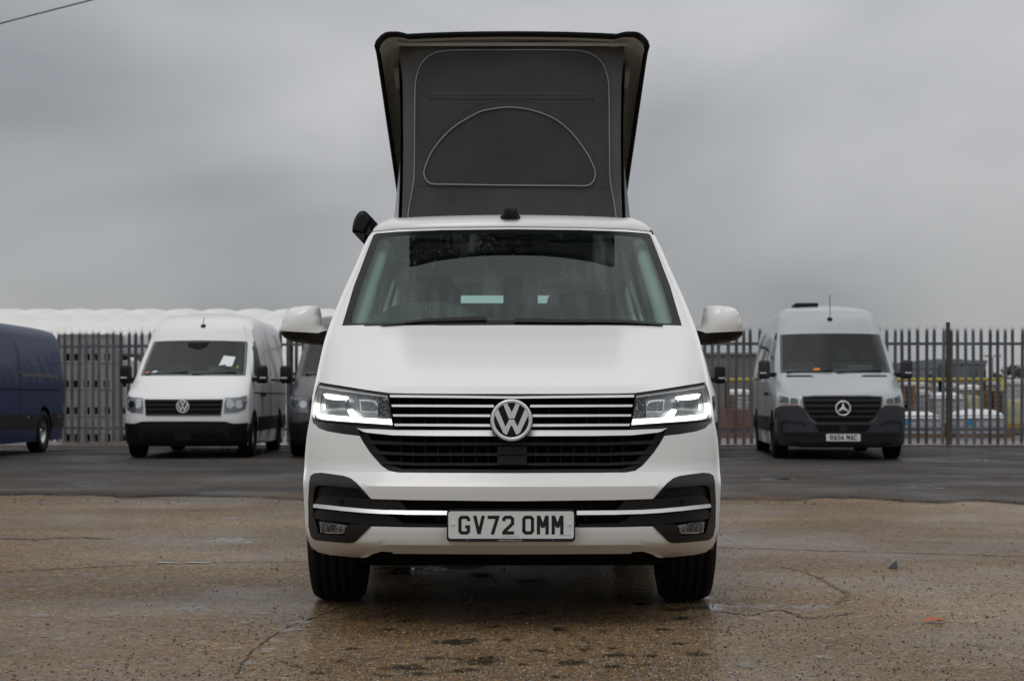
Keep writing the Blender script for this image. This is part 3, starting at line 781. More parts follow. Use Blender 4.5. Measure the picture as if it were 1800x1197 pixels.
tag(bobj('plastic_scrap', bm, mat('grey_blue_plastic', (0.10, 0.115, 0.125), 0.5)), 'small grey triangular scrap standing up on the concrete', 'scrap')

# ------------------------------------------------------------------ palisade fence
def fence_y(x): return 30.6 + (0.28*(-3-x) if x < -3 else 0.0)     # the left run recedes a little
def pale_mesh():
    """W-section pale with a splayed triple point"""
    prof = [(-0.034, 0.012), (-0.022, -0.006), (-0.009, 0.010), (0.0, 0.004), (0.009, 0.010), (0.022, -0.006), (0.034, 0.012)]
    t = 0.004; V = []; Fc = []; n = len(prof)
    rows = [(0.06, 1.0, 0.0), (2.20, 1.0, 0.0), (2.27, 0.8, 0.0)]
    for dz in (0, t):
        for z, s, o in rows:
            for x, y in prof: V.append((x*s, y+dz, z))
    m_ = len(rows)*n
    for side in (0, 1):
        for r in range(len(rows)-1):
            for i in range(n-1):
                a = side*m_+r*n+i; q = (a, a+1, a+n+1, a+n); Fc.append(q if side == 0 else q[::-1])
    for r in range(len(rows)-1):
        for i in (0, n-1):
            a = r*n+i; q = (a, a+n, a+n+m_, a+m_); Fc.append(q if i == 0 else q[::-1])
    # three points
    for i0, i1, tip in ((0, 2, (-0.050, -0.012, 2.345)), (2, 4, (0.0, 0.004, 2.40)), (4, 6, (0.050, -0.012, 2.345))):
        idx = [2*n+i for i in range(i0, i1+1)]
        b = len(V); V.append(tip)
        for k in range(len(idx)-1):
            Fc.append((idx[k], idx[k+1], b)); Fc.append((idx[k+1]+m_, idx[k]+m_, b))
    me = bpy.data.meshes.new('pale'); me.from_pydata(V, [], Fc); me.update(); me.materials.append(M['pale'])
    return me
PALE = pale_mesh()
def fence(label, x0, x1, posts, sink=0.0):
    t = thing('palisade_fence', label, 'fence', (0, 0, 0), group='palisade fencing round the yard')
    pitch = 0.1555; n = int((x1-x0)/pitch)
    for i in range(n+1):
        x = x0+i*pitch
        o = bpy.data.objects.new('pale', PALE); C.objects.link(o); o.parent = t
        o.location = (x+rng.normal(0, 0.004), fence_y(x), rng.normal(0, 0.006)); o.rotation_euler = (rng.normal(0, 0.005), rng.normal(0, 0.007), rng.normal(0, 0.08))
    for z in (0.34, 2.02):
        bm = bmesh.new()
        vs = []
        for x in (x0-0.05, min(x1, -3) if x0 < -3 else x1, x1+0.05):
            y = fence_y(x)+0.034
            vs.append([bm.verts.new((x, y+dy, z+dz)) for dy, dz in ((-.004, -.028), (.05, -.028), (.05, -.020), (.004, -.020), (.004, .028), (-.004, .028))])
        for a, b in zip(vs, vs[1:]):
            for k in range(6): bm.faces.new((a[k], a[(k+1) % 6], b[(k+1) % 6], b[k]))
        bobj('rail', bm, M['galv'], t)
    for px_, rust in posts:
        y = fence_y(px_)+0.09 if not rust else fence_y(px_)-0.03
        bm = bmesh.new(); hw_ = 0.03 if rust else 0.045
        box(bm, px_-hw_, px_+hw_, y, y+0.008, -0.02, 2.36 if not rust else 2.44); box(bm, px_-hw_, px_+hw_, y+0.075, y+0.083, -0.02, 2.36 if not rust else 2.44); box(bm, px_-0.004, px_+0.004, y+0.0085, y+0.0745, -0.02, 2.355 if not rust else 2.435)
        bobj('post', bm, M['rusty'] if rust else M['galv'], t)
    return t
fence('grey steel palisade fence of spiked pales behind the blue and white vans on the left', -22.0, -0.15, [(-20.7, False), (-18.0, False), (-15.3, False), (-12.6, False), (-9.85, False), (-7.15, True), (-4.4, False), (-1.65, False)])
fence('grey steel palisade fence of spiked pales behind the silver van on the right', 0.02, 23.0, [(0.5, False), (3.3, False), (5.75, False), (8.53, True), (11.4, False), (14.2, False), (17.0, False), (19.8, False), (22.6, False)])
# ------------------------------------------------------------------ yard beyond the fence
def X_(px, Y): return (px-CX)*Y/FPX
def Z_(py, Y): return CAMZ-(py-HY)*Y/FPX
M['marquee'] = mat('white_fabric', (0.72, 0.71, 0.68), 0.6, var=0.10, vscale=0.9, detail=8)
M['crate'] = mat('grey_crate', (0.27, 0.26, 0.25), 0.7, var=0.2, vscale=3)
M['crate_dark'] = mat('crate_opening', (0.01, 0.01, 0.01), 0.9)
M['timber'] = mat('wet_timber', (0.17, 0.095, 0.055), 0.8, var=0.35, vscale=9)
M['wrap'] = mat('grey_wrap', (0.38, 0.38, 0.38), 0.5, var=0.18, vscale=7, bump=0.4, bscale=9)
M['wrap_white'] = mat('white_wrap', (0.68, 0.68, 0.69), 0.45, var=0.15, vscale=6, bump=0.5, bscale=8)
M['wrap_side'] = mat('lilac_grey_wrap', (0.38, 0.37, 0.385), 0.45, var=0.15, vscale=6, bump=0.5, bscale=8)
M['brick'] = mat('red_brick', (0.20, 0.085, 0.06), 0.85, var=0.35, vscale=14)
M['cream'] = mat('cream_bag', (0.36, 0.345, 0.22), 0.7, var=0.15, vscale=5, bump=0.5, bscale=7)
M['yellow'] = mat('yellow_paint', (0.45, 0.37, 0.04), 0.5)
M['ochre'] = mat('ochre_beam', (0.32, 0.18, 0.03), 0.6)
M['label_blue'] = mat('blue_label', (0.02, 0.24, 0.46), 0.5)
M['wall_brown'] = mat('grey_brown_cladding', (0.19, 0.172, 0.156), 0.8, var=0.25, vscale=1.2)
M['ware'] = [mat('warehouse_grey', (0.165, 0.176, 0.19), 0.8, var=0.12, vscale=0.5), mat('warehouse_pale', (0.24, 0.25, 0.265), 0.8), mat('warehouse_dark', (0.13, 0.138, 0.15), 0.8, var=0.12, vscale=0.5)]
M['ware_win'] = mat('far_window', (0.04, 0.045, 0.05), 0.3)
M['leafs'] = mat('tree_leaves', (0.055, 0.062, 0.026), 0.9, var=0.4, vscale=1.5)
M['leafs_b'] = mat('autumn_leaves', (0.11, 0.085, 0.035), 0.9, var=0.4, vscale=1.5)
M['bark'] = mat('bark', (0.05, 0.04, 0.03), 0.9)

# long fabric-roofed storage tunnel
mq = thing('storage_tunnel', 'long white fabric roofed tunnel building with scalloped bays behind the left fence', 'building', (-22, 79, 0))
BW = 1.74
def bay_mesh():
    V = []; Fc = []; nu, nv = 8, 22
    for j in range(nv+1):
        th = PI*(0.02+0.96*j/nv)
        for i in range(nu+1):
            u = i/nu; bl = 0.22*math.sin(PI*u)**0.7
            cy, cz = -10.5*math.cos(th), 1.9+3.36*math.sin(th)
            V.append((u*BW, cy*(1+bl*0.06), cz+bl*math.sin(th)))
    for j in range(nv):
        for i in range(nu):
            a = j*(nu+1)+i; Fc.append((a, a+1, a+nu+2, a+nu+1))
    me = bpy.data.meshes.new('roof_panel'); me.from_pydata(V, [], Fc); me.update(); me.materials.append(M['marquee'])
    me.polygons.foreach_set('use_smooth', [True]*len(me.polygons)); return me
BAY = bay_mesh()
for i in range(18):
    o = bpy.data.objects.new('roof_panel', BAY); C.objects.link(o); o.parent = mq; o.location = (-14.2+i*BW, 0, 0)
bm = bmesh.new(); box(bm, -14.2, -14.2+18*BW, -10.48, -10.4, 0, 2.0); bobj('side_wall', bm, M['marquee'], mq)
bm = bmesh.new()
vs = [bm.verts.new((-14.2+18*BW-0.02, -10.5*math.cos(PI*k/20), 1.9+3.36*math.sin(PI*k/20))) for k in range(21)]+[bm.verts.new((-14.2+18*BW-0.02, 10.5, 0)), bm.verts.new((-14.2+18*BW-0.02, -10.5, 0))]
bm.faces.new(vs); bobj('gable_wall', bm, M['marquee'], mq)

# stack of grey pallet boxes
def make_crate():
    t = thing('pallet_box', 'x', 'crate', (0, 0, 0), group='stacked grey pallet boxes')
    bm = bmesh.new()
    box(bm, -0.6, 0.6, -0.5, 0.5, 0.15, 0.585, 0.012)
    bobj('body', bm, M['crate'], t)
    bm = bmesh.new(); box(bm, -0.612, 0.612, -0.515, 0.515, 0.545, 0.588, 0.006); bobj('rim', bm, M['steel'], t)
    for k in range(6):
        boxobj('foot', (-0.6+k*0.222, -0.6+k*0.222+0.09, -0.505, 0.505, 0.0, 0.149), M['crate'], t)
    for k in range(5):
        boxobj('rib', (-0.45+k*0.222, -0.45+k*0.222+0.03, -0.519, -0.498, 0.17, 0.54), M['crate'], t)
    return t
cr = make_crate()
lab = ['grey slotted pallet box on the ground behind the left fence, bottom of its stack', 'grey slotted pallet box second from the ground in the stack behind the left fence',
       'grey slotted pallet box second from the top in the stack behind the left fence', 'grey slotted pallet box under the white sheet, topmost of its stack']
for k in range(4):
    o = cr if k == 0 else copy_tree(cr)
    o.location = (-9.34+rng.normal(0, 0.012), 34.9, 0.013+k*0.589); o['label'] = lab[k]
# white sheet heaped on the stack
V = []; Fc = []
for j in range(9):
    for i in range(15):
        u, v = i/14*2-1, j/8*2-1
        V.append((u*0.56, v*0.46, 0.002+0.165*max(0, 1-u*u)**0.7*max(0, 1-v*v)**0.7+rng.normal(0, 0.004)))
for j in range(8):
    for i in range(14):
        a = j*15+i; Fc.append((a, a+1, a+16, a+15))
o = mesh('plastic_sheet', V, Fc, M['marquee'], smooth=True); o.location = (-9.30, 34.9, 2.372)
tag(o, 'white plastic sheet heaped over the top of the grey pallet box stack', 'sheet')

# wrapped pallets
def make_wrapped(h, wdt=1.16, side='wrap', top='wrap_white'):
    t = thing('wrapped_pallet', 'x', 'pallet', (0, 0, 0))
    for k in range(3): boxobj('bearer', (-wdt/2+k*(wdt-0.1)/2, -wdt/2+k*(wdt-0.1)/2+0.1, -0.5, 0.5, 0, 0.079), M['timber'], t)
    boxobj('deck', (-wdt/2, wdt/2, -0.5, 0.5, 0.08, 0.105), M['timber'], t)
    bm = bmesh.new(); vs = box(bm, -wdt/2+.02, wdt/2-.02, -0.48, 0.48, 0.107, h, 0.05)
    bobj('wrapped_load', bm, M[side], t, smooth=True)
    return t
wp = make_wrapped(0.60, side='wrap_white')
names = ['bottom', 'second from the bottom', 'second from the top', 'topmost']
for c in range(1):
    for k in range(4):
        o = wp if (c == 0 and k == 0) else copy_tree(wp)
        o.location = (-8.36+c*1.25+rng.normal(0, 0.015), 35.6+c*0.2, 0.013+k*0.603); o['group'] = 'stacked wrapped pallets behind the left fence'
        o['label'] = 'pale wrapped pallet, %s in the stack %s' % (names[k], 'beside the grey pallet boxes' if c == 0 else 'hidden closest to the white van')

# right yard: clad store, wall, rail
t = thing('storage_shed', 'low grey brown clad shed with flat top far behind the right fence', 'shed', (X_(1330, 60), 60, 0))
boxobj('wall', (-2.3, 2.9, 0, 4, 0, Z_(620, 60)-0.1), M['wall_brown'], t)
boxobj('roof', (-2.36, 2.96, -0.08, 4.06, Z_(620, 60)-0.097, Z_(620, 60)), M['ware'][0], t)
for k in range(17): boxobj('cladding_rib', (-2.24+k*0.31, -2.24+k*0.31+0.05, -0.03, -0.002, 0.05, Z_(620, 60)-0.15), M['wall_brown'], t)
t = thing('boundary_wall', 'long low grey brown wall at the back of the yard beyond the right fence', 'wall', (24, 82, 0))
boxobj('wall', (-26, 60, 0, 0.3, 0, 2.0), M['wall_brown'], t); boxobj('coping', (-26.05, 60.05, -0.05, 0.35, 2.003, 2.1), M['pink_concrete'], t)
t = thing('barrier_rail', 'long yellow barrier rail with a leaning end post behind the right fence', 'barrier', (X_(1765, 44), 44, 0))
V, Fc = tube([(-8.6, 0, Z_(668, 44)), (-4, 0, Z_(667.5, 44)), (-0.05, 0, Z_(667, 44))], 0.05, 8); mesh('rail', V, Fc, M['yellow'], t, True)
V, Fc = tube([(-0.05, 0, Z_(666, 44)), (0.02, 0, 0.9), (0.12, 0, 0)], 0.055, 8); mesh('end_post', V, Fc, M['yellow'], t, True)
for px in (1279, 1440, 1655): boxobj('post', (X_(px, 44)-X_(1765, 44)-.05, X_(px, 44)-X_(1765, 44)+.05, .06, .16, 0, Z_(669, 44)), M['matt_black'], t)
o = boxobj('dark_post', (X_(1729, 44.6)-.06, X_(1729, 44.6)+.06, 44.55, 44.67, 0, Z_(651, 44.6)), M['rusty'])
tag(o, 'dark rusty upright post standing behind the cream bag in the yard', 'post')

# brick pack
def brick_pack(name, label, X0, X1, Y, z1, m, bw=0.215, bh=0.075, group=None):
    t = thing(name, label, 'bricks', ((X0+X1)/2, Y, 0), group=group)
    boxobj('pallet_base', (-(X1-X0)/2, (X1-X0)/2, 0, 0.9, -0.02, 0.09), M['timber'], t)
    bm = bmesh.new(); n = int((X1-X0)/bw); z = 0.093; k = 0
    while z+bh < z1:
        for i in range(n):
            for j in range(4):
                x = -(X1-X0)/2+i*bw
                box(bm, x+.004, x+bw-.004, j*0.22+rng.uniform(0, .02), j*0.22+0.21, z+.003, z+bh-.003)
        z += bh; k += 1
    struct(bobj('bricks', bm, m, t), 'stuff'); return t
brick_pack('brick_pack', 'pack of red bricks low on the ground behind the fence right of the camper', X_(1275, 39), X_(1330, 39), 39, Z_(716, 39), M['brick'])
brick_pack('brick_pack', 'shorter pack of red bricks nearest the camper mirror behind the fence', X_(1232, 40.5), X_(1266, 40.5), 40.5, Z_(732, 40.5), M['brick'])
# timber pallets piled
def pallet_pile(label, px0, px1, py_top, Y):
    t = thing('pallet_pile', label, 'pallets', (X_((px0+px1)/2, Y), Y, 0), group='piles of timber pallets'); w2 = (px1-px0)*Y/FPX/2
    z = -0.02; i = 0
    while z+0.14 < Z_(py_top, Y):
        bm = bmesh.new(); dx = rng.normal(0, 0.012)
        for k in range(3): x = -w2+dx+k*(2*w2-0.1)/2; box(bm, x, x+0.1, 0, 0.9, z, z+0.09)
        for k in range(4): box(bm, -w2+dx, w2+dx, k*0.25, k*0.25+0.14, z+0.092, z+0.118)
        bobj('pallet', bm, M['timber'], t); z += 0.12; i += 1
    return t
pallet_pile('tall pile of rusty brown pallets beside the silver van mirror', 1568, 1609, 674, 42)
pallet_pile('pile of brown pallets right of the dark rusty post', 1735, 1766, 678, 43.2)
pallet_pile('small brown pallet pile in the gap between the two blue labelled packs', 1660, 1684, 737, 39.2)
pallet_pile('brown pallets below the barrier rail behind the red brick packs', 1246, 1330, 690, 47)
M['tan_pack'] = mat('tan_blocks', (0.31, 0.255, 0.19), 0.8, var=0.25, vscale=6)
def pack(label, px0, px1, py_top, Y, side, top, blue=None, group=None, dome=0.07):
    t = thing('wrapped_pack', label, 'wrapped pack', (X_((px0+px1)/2, Y), Y, 0), group=group); w2 = (px1-px0)*Y/FPX/2; h = Z_(py_top, Y)-dome
    boxobj('pallet_base', (-w2, w2, 0, 0.95, -0.02, 0.09), M['timber'], t)
    bm = bmesh.new(); z = 0.092; n = max(2, round((h-0.1)/0.16)); dz = (h-0.1)/n
    for k in range(n):
        for i in range(3):
            x = -w2+i*2*w2/3; box(bm, x+.004, x+2*w2/3-.004, 0.0, 0.94, z+.004, z+dz-.002, 0.018)
        z += dz
    bobj('block_courses', bm, side, t, smooth=False)
    V = []; Fc = []; nu, nv = 14, 8
    for j in range(nv+1):
        for i in range(nu+1):
            u, v = i/nu*2-1, j/nv*2-1; e = (max(0, 1-abs(u)**4)*max(0, 1-abs(v)**4))**0.5
            V.append((u*(w2+.02), 0.47+v*0.50, h-0.09*(1-e)+dome*e+0.004+rng.normal(0, .006)))
    for j in range(nv):
        for i in range(nu): a = j*(nu+1)+i; Fc.append((a, a+1, a+nu+2, a+nu+1))
    mesh('cover', V, Fc, top, t, True)
    if blue:
        boxobj('label', (X_(blue[0], Y)-X_((px0+px1)/2, Y), X_(blue[1], Y)-X_((px0+px1)/2, Y), -0.008, -0.002, Z_(blue[3], Y), Z_(blue[2], Y)), M['label_blue'], t)
    return t
pack('white topped wrapped pack with a blue label right beside the silver van', 1572, 1654, 724, 38, M['wrap_side'], M['wrap_white'], (1583, 1597, 734, 747), 'blue labelled packs')
pack('white domed wrapped pack with a blue label right of the rusty fence post', 1686, 1768, 720, 38, M['wrap_side'], M['wrap_white'], (1699, 1716, 736, 748), 'blue labelled packs', 0.12)
pack('grey block pack with a white top behind the rusty fence post', 1640, 1695, 690, 42.5, M['wrap'], M['wrap_white'])
pack('plain grey brown block pack left of the white topped grey pack', 1612, 1638, 684, 42.8, M['wrap_side'], M['wrap'])
pack('big grey pack stacked at the far right end of the yellow rail', 1769, 1850, 666, 48, M['wrap'], M['wrap'])
pack('beige pack far behind the tall rusty pallet pile by the silver van', 1586, 1640, 671, 50, M['tan_pack'], M['wrap'])
pack('low grey pack far behind the white topped grey pack, left of the rusty fence post', 1646, 1692, 673, 52, M['wrap'], M['wrap'])
pack('beige pack far behind the cream bag, right of the rusty fence post', 1694, 1727, 676, 51, M['tan_pack'], M['wrap_white'])
pack('tall beige pack far behind the leaning yellow end post', 1736, 1772, 668, 54, M['tan_pack'], M['wrap'])
pack('grey pack behind the barrier rail left of the silver van', 1282, 1322, 684, 51, M['wrap'], M['wrap_white'])
def bag(label, px0, px1, py_top, Y):
    w2 = (px1-px0)*Y/FPX/2; h = Z_(py_top, Y); bm = bmesh.new(); box(bm, -w2, w2, 0, 2*w2, 0, h, min(0.09, w2*0.5))
    bmesh.ops.subdivide_edges(bm, edges=bm.edges, cuts=2, use_grid_fill=True)
    for v in bm.verts:
        e = math.sin(PI*min(1, max(0, v.co.z/h))); v.co.x *= 1+0.06*e; v.co += Vector((rng.normal(0, .008), rng.normal(0, .008), 0))
    o = bobj('bulk_bag', bm, M['cream'], smooth=True); o.location = (X_((px0+px1)/2, Y), Y, -0.02)
    return tag(o, label, 'bag', 'cream bulk bags')
bag('cream bulk bag just left of the dark rusty upright post', 1698, 1724, 694, 43)
bag('cream bulk bag at the right edge of the photo behind the fence', 1772, 1810, 701, 43)
o = boxobj('yellow_beam', (X_(1770, 37.8), X_(1830, 37.8), 37.8, 37.95, Z_(757, 37.8), Z_(744, 37.8)), M['ochre'])
bm = bmesh.new()
t = thing('beam_stack', 'ochre yellow beam on bearers at the far right behind the fence', 'beam', (X_(1800, 37.8), 37.8, 0)); o.name = 'beam'; o.parent = t; o.location = (-X_(1800, 37.8), -37.8, 0)
for k in (-0.35, 0.35): boxobj('bearer', (k-.05, k+.05, 0, .15, 0, Z_(757, 37.8)-.002), M['timber'], t)

# far buildings and trees
def warehouse(label, px0, px1, py, Y, m, d=20):
    t = thing('warehouse', label, 'building', (X_((px0+px1)/2, Y), Y, 0), group='far grey warehouses'); w2 = (px1-px0)*Y/FPX/2; h = Z_(py, Y)
    boxobj('wall', (-w2, w2, 0, d, -0.5, h-0.3), m, t); boxobj('roof', (-w2-.1, w2+.1, -.1, d+.1, h-0.297, h), M['ware'][0], t)
    n = max(1, int(w2*2/1.6))
    for k in range(n):
        x = -w2+0.5+k*(2*w2-1.0)/max(1, n-1) if n > 1 else 0
        boxobj('window', (x-.25, x+.25, -0.03, 0.05, h-1.3, h-0.75), M['ware_win'], t)
    return t
warehouse('pale far building just right of the silver van mirror above the yellow rail', 1624, 1647, 641, 125, M['ware'][1])
warehouse('grey far warehouse left half of the pair behind the rusty fence post', 1646, 1690, 631, 130, M['ware'][0])
warehouse('grey far warehouse right half of the pair behind the rusty fence post', 1691, 1733, 633, 122, M['ware'][2])
warehouse('low pale cabin roof seen above the rail beside the silver van mirror', 1596, 1624, 656, 90, M['ware'][1], 6)
def tree(label, px0, px1, py_top, Y, m, seed, group=None):
    r = np.random.default_rng(seed); h = Z_(py_top, Y); w2 = (px1-px0)*Y/FPX/2
    t = thing('tree', label, 'tree', (X_((px0+px1)/2, Y), Y, 0), group='far trees')
    V, Fc = tube([(0, 0, -0.2), (0.05, 0, h*0.3), (0.0, 0.1, h*0.6), (0.1, 0, h*0.85)], [h*.045, h*.035, h*.022, h*.008], 7)
    for k in range(6):
        a = r.uniform(0, 2*PI); z0 = h*r.uniform(.3, .6); b = len(V)
        v2, f2 = tube([(0, 0, z0), (w2*.5*math.cos(a), w2*.5*math.sin(a), z0+h*.15), (w2*.8*math.cos(a), w2*.8*math.sin(a), z0+h*.28)], [h*.018, h*.01, h*.004], 5)
        V += v2; Fc += [tuple(b+q for q in f) for f in f2]
    mesh('trunk', V, Fc, M['bark'], t, True)
    V = []; Fc = []
    cl = [(r.uniform(-.75, .75)*w2, r.uniform(-.6, .6)*w2, h*r.uniform(.38, .86), w2*r.uniform(.28, .5)) for _ in range(13)]
    for (cx, cy, cz, cr) in cl:
        for _ in range(90):
            d = r.normal(0, 1, 3); d /= np.linalg.norm(d); p = np.array((cx, cy, cz))+d*cr*r.uniform(.45, 1.05)*np.array((1, 1, .8))
            if p[2] > h: p[2] = h-r.uniform(0, .3)
            s = 0.022*h*r.uniform(.6, 1.5); u = r.normal(0, 1, 3); u /= np.linalg.norm(u); q = np.cross(u, d); q /= np.linalg.norm(q)+1e-9; b = len(V)
            V += [p+u*s, p+q*s*.6, p-u*s, p-q*s*.6]; Fc.append((b, b+1, b+2, b+3))
    mesh('crown', V, Fc, m, t)
    return t
tree('small autumn brown tree right of the silver van mirror above the pale roof', 1598, 1625, 632, 190, M['leafs_b'], 1)
tree('dark green tree beside the street lamp beyond the right fence', 1738, 1764, 645, 180, M['leafs'], 2)
tree('taller dark green tree near the right edge of the photo', 1757, 1812, 629, 200, M['leafs'], 3)
tree('dark tree top above the shed below the camper mirror', 1236, 1266, 609, 170, M['leafs'], 4)
tree('far tree top above the shed beside the silver van', 1338, 1366, 617, 170, M['leafs'], 5)
t = thing('street_lamp', 'thin far street lamp against the sky beyond the right fence', 'street lamp', (X_(1745, 140), 140, 0))
V, Fc = tube([(0, 0, 0), (0, 0, Z_(627, 140))], [0.09, 0.05], 6); mesh('pole', V, Fc, M['galv'], t, True)
for s in (-1, 1): boxobj('lamp_head', (s*.1 if s > 0 else -.75, .75 if s > 0 else -.1, -.1, .1, Z_(627, 140), Z_(627, 140)+.12), M['galv'], t)
# overhead cable
pts = [pxz([(px, 42-0.2576*px+0.000004*(px-80)**2)], 32)[0] for px in range(-500, 800, 60)]
V, Fc = tube(pts, 0.014, 6); tag(mesh('overhead_cable', V, Fc, M['matt_black'], None, True), 'thin dark overhead cable crossing the sky at top left', 'cable')
#PART3
# ------------------------------------------------------------------ wheels
def wheel(parent, x, y, r, wdt, sgn, rimr=0.21, name='wheel', blocks=True):
    """tyre with grooved tread, dished rim with spokes; sgn = outer side"""
    hw = wdt/2
    prof = [(-hw*.62, rimr), (-hw*.98, rimr+0.02), (-hw*1.0, r-.06), (-hw*.93, r-.018), (-hw*.74, r-.004)]
    for c in (-.5, -.17, .17, .5):
        prof += [(hw*(c-.055), r), (hw*(c-.045), r-.008), (hw*(c+.045), r-.008), (hw*(c+.055), r)]
    prof += [(hw*.74, r-.004), (hw*.93, r-.018), (hw*1.0, r-.06), (hw*.98, rimr+0.02), (hw*.62, rimr)]
    n = len(prof)
    V, Fc = lathe(prof, 144, 'x', (lambda i, k: 0.983 if (k % 4 == 0 and (i in (3, 4) or i in (n-5, n-4))) else 1.0) if blocks else None)
    t = mesh('wheel', V, Fc, M['rubber'], parent, True); t.location = (x, y, r)
    s = sgn
    V, Fc = lathe([(s*hw*.70, rimr+.004), (s*hw*.78, rimr), (s*hw*.60, rimr-.015), (s*hw*.15, rimr-.03), (s*hw*.1, 0.09), (s*hw*.1, 0.001)], 48, 'x')
    rim = mesh('rim', V, Fc, M['rim'], t, True)
    bm = bmesh.new()
    for k in range(5):
        a = 2*PI*k/5
        vs = box(bm, s*hw*.5-.012, s*hw*.5+.012, -.026, .026, 0.05, rimr-.012, 0.006)
        vs = [v for v in bm.verts if not v.tag]
        for v in vs: v.co = Matrix.Rotation(a, 3, 'X') @ v.co; v.tag = True
    V2, F2 = lathe([(s*hw*.62, 0.0005), (s*hw*.62, 0.045), (s*hw*.4, 0.06)], 24, 'x')
    bs = [bm.verts.new(v) for v in V2]
    for f in F2: bm.faces.new([bs[i] for i in f])
    bobj('spokes', bm, M['rim'], t)
    V, Fc = lathe([(0.0, 0.001), (0.0, rimr-.02)], 32, 'x'); mesh('brake_disc', V, Fc, M['matt_black'], t)
    return t

# ------------------------------------------------------------------ background panel vans
VAN_PROFILE = dict(
 f=[(0, .3), (.20, .16), (.24, .07), (.42, .02), (.60, 0), (.70, .012), (.95, .05), (1.0, .10), (1.06, .2), (1.18, .45), (1.345, .84), (1.93, 1.62), (2.08, 1.86), (2.20, 2.08), (2.28, 2.3), (2.34, 2.6), (2.38, 3.0), (2.40, 3.2), (3, 3.2)],
 w=[(0, .93), (.3, .97), (.6, 1.0), (.95, .985), (1.2, .965), (1.345, .95), (1.6, .93), (1.93, .885), (2.15, .83), (2.28, .74), (2.34, .64), (2.38, .45), (2.40, .2), (3, .2)],
 wb=[(0, .97), (.3, 1.0), (.6, 1.02), (1.3, 1.015), (1.6, .985), (1.93, .94), (2.15, .89), (2.27, .82), (2.34, .70), (2.38, .5), (2.40, .2), (3, .2)],
 b2=[(0, .14), (1.0, .14), (1.4, .12), (2.2, .10), (3, .05)], b8=[(0, .26), (1.0, .26), (1.35, .12), (2.2, .12), (3, .05)])
def make_van(p, kind, body_mat):
    t = thing('panel_van', 'x', 'van', (0, 0, 0))
    B = Body(p['f'], p['w'], p['wb'], p['b2'], p['b8'], sig=0.012, zs=-1, rear=p['len'], flare=1.2)
    zt = p['top']
    rows = list(np.linspace(.20, zt-.16, 44))+list(np.linspace(zt-.15, zt-.002, 16))
    tt = np.sin(np.linspace(-PI/2, PI/2, 41)); ny = 34
    V = []; Fc = []
    for z in rows:
        x = tt*B.W(z); ring = [(xx, float(B.F(np.array([xx]), z)[0]), z) for xx in x]
        y0 = float(B.yc(z)); y1 = p['len']-0.05*max(0, z-1.2)-0.25*max(0, (z-(zt-.15))/.15)**2
        ys = y0+(y1-y0)*np.linspace(0, 1, ny+1)[1:]
        right = [(float(B.S(np.array([yy]), z)[0]), yy, z) for yy in ys]
        ring += right+[(xx, y1+0.02, z) for xx in np.linspace(.9, -.9, 5)*right[-1][0]]+[(-a, b, c) for a, b, c in right[::-1]]
        V += ring
    n = len(V)//len(rows)
    for r_ in range(len(rows)-1):
        for i in range(n):
            a = r_*n+i; b = r_*n+(i+1) % n; Fc.append((a, b, b+n, a+n))
    Fc.append(tuple(range(n-1, -1, -1))); Fc.append(tuple((len(rows)-1)*n+i for i in range(n)))
    tmp = mesh('tmp_body', V, Fc, None)
    cuts = []
    for ya in (p['ax1'], p['ax2']):
        for s in (-1, 1):
            V2, F2 = lathe([(s*.55, .001), (s*.55, .425), (s*1.2, .425), (s*1.2, .001)], 40, 'x')
            bm = bmesh.new(); vs = [bm.verts.new((a, b+ya, c+.36)) for a, b, c in V2]
            for f in F2: bm.faces.new([vs[i] for i in f])
            bmesh.ops.remove_doubles(bm, verts=bm.verts, dist=.003)
            c = bobj('tmp_cut', bm); cuts.append(c)
            md = tmp.modifiers.new('b', 'BOOLEAN'); md.object = c; md.operation = 'DIFFERENCE'; md.solver = 'EXACT'
    wsp = [(x*.985, 1.345+(z-1.345)*.985+.008) for x, z in list(p['ws'])+[(-x, z) for x, z in reversed(p['ws']) if abs(x) > .01]]
    cab = slab('tmp_cab', wsp, .3, 2.45, None); cuts.append(cab)
    md = tmp.modifiers.new('c', 'BOOLEAN'); md.object = cab; md.operation = 'DIFFERENCE'; md.solver = 'EXACT'
    bpy.context.view_layer.update()
    me = bpy.data.meshes.new_from_object(tmp.evaluated_get(bpy.context.evaluated_depsgraph_get()))
    for o in cuts+[tmp]: bpy.data.objects.remove(o)
    me.name = 'van_body'
    o = link('body', me, [body_mat, M['matt_black']], t)
    me.polygons.foreach_set('use_smooth', [True]*len(me.polygons))
    for pl in me.polygons:
        for ya in (p['ax1'], p['ax2']):
            d = math.hypot(pl.center.y-ya, pl.center.z-.36)
            if d < .428 and (d > .40 or abs(abs(pl.center.x)-.55) < .01): pl.material_index = 1; pl.use_smooth = False
        if (p['ws'][0][1] < pl.center.z < max(q_[1] for q_ in p['ws'])+.02 and pl.center.y < 2.46 and abs(pl.center.x) < .9 and pl.center.y > float(B.F(np.array([pl.center.x]), pl.center.z)[0])+.03 and (abs(pl.normal.y) < .3 or pl.center.y > 2.4)): pl.material_index = 1; pl.use_smooth = False
        if (pl.normal.z < -.9 and pl.center.z < .25) or (pl.center.y < .56 and pl.center.z < .40): pl.material_index = 1
    for sl in o.material_slots: pass
    me.set_sharp_from_angle(angle=math.radians(50))
    def fr(off):
        def f(P):
            P = np.asarray(P); return np.stack([P[:, 0], B.F(P[:, 0], P[:, 1])-off, P[:, 1]], 1)
        return f
    def sd_(s, off):
        def f(P):
            P = np.asarray(P); return np.stack([s*(B.S(P[:, 0], P[:, 1])+off), P[:, 0], P[:, 1]], 1)
        return f
    full = lambda h: list(h)+[(-x, z) for x, z in reversed(h)]
    bk = (0, .02, 0)
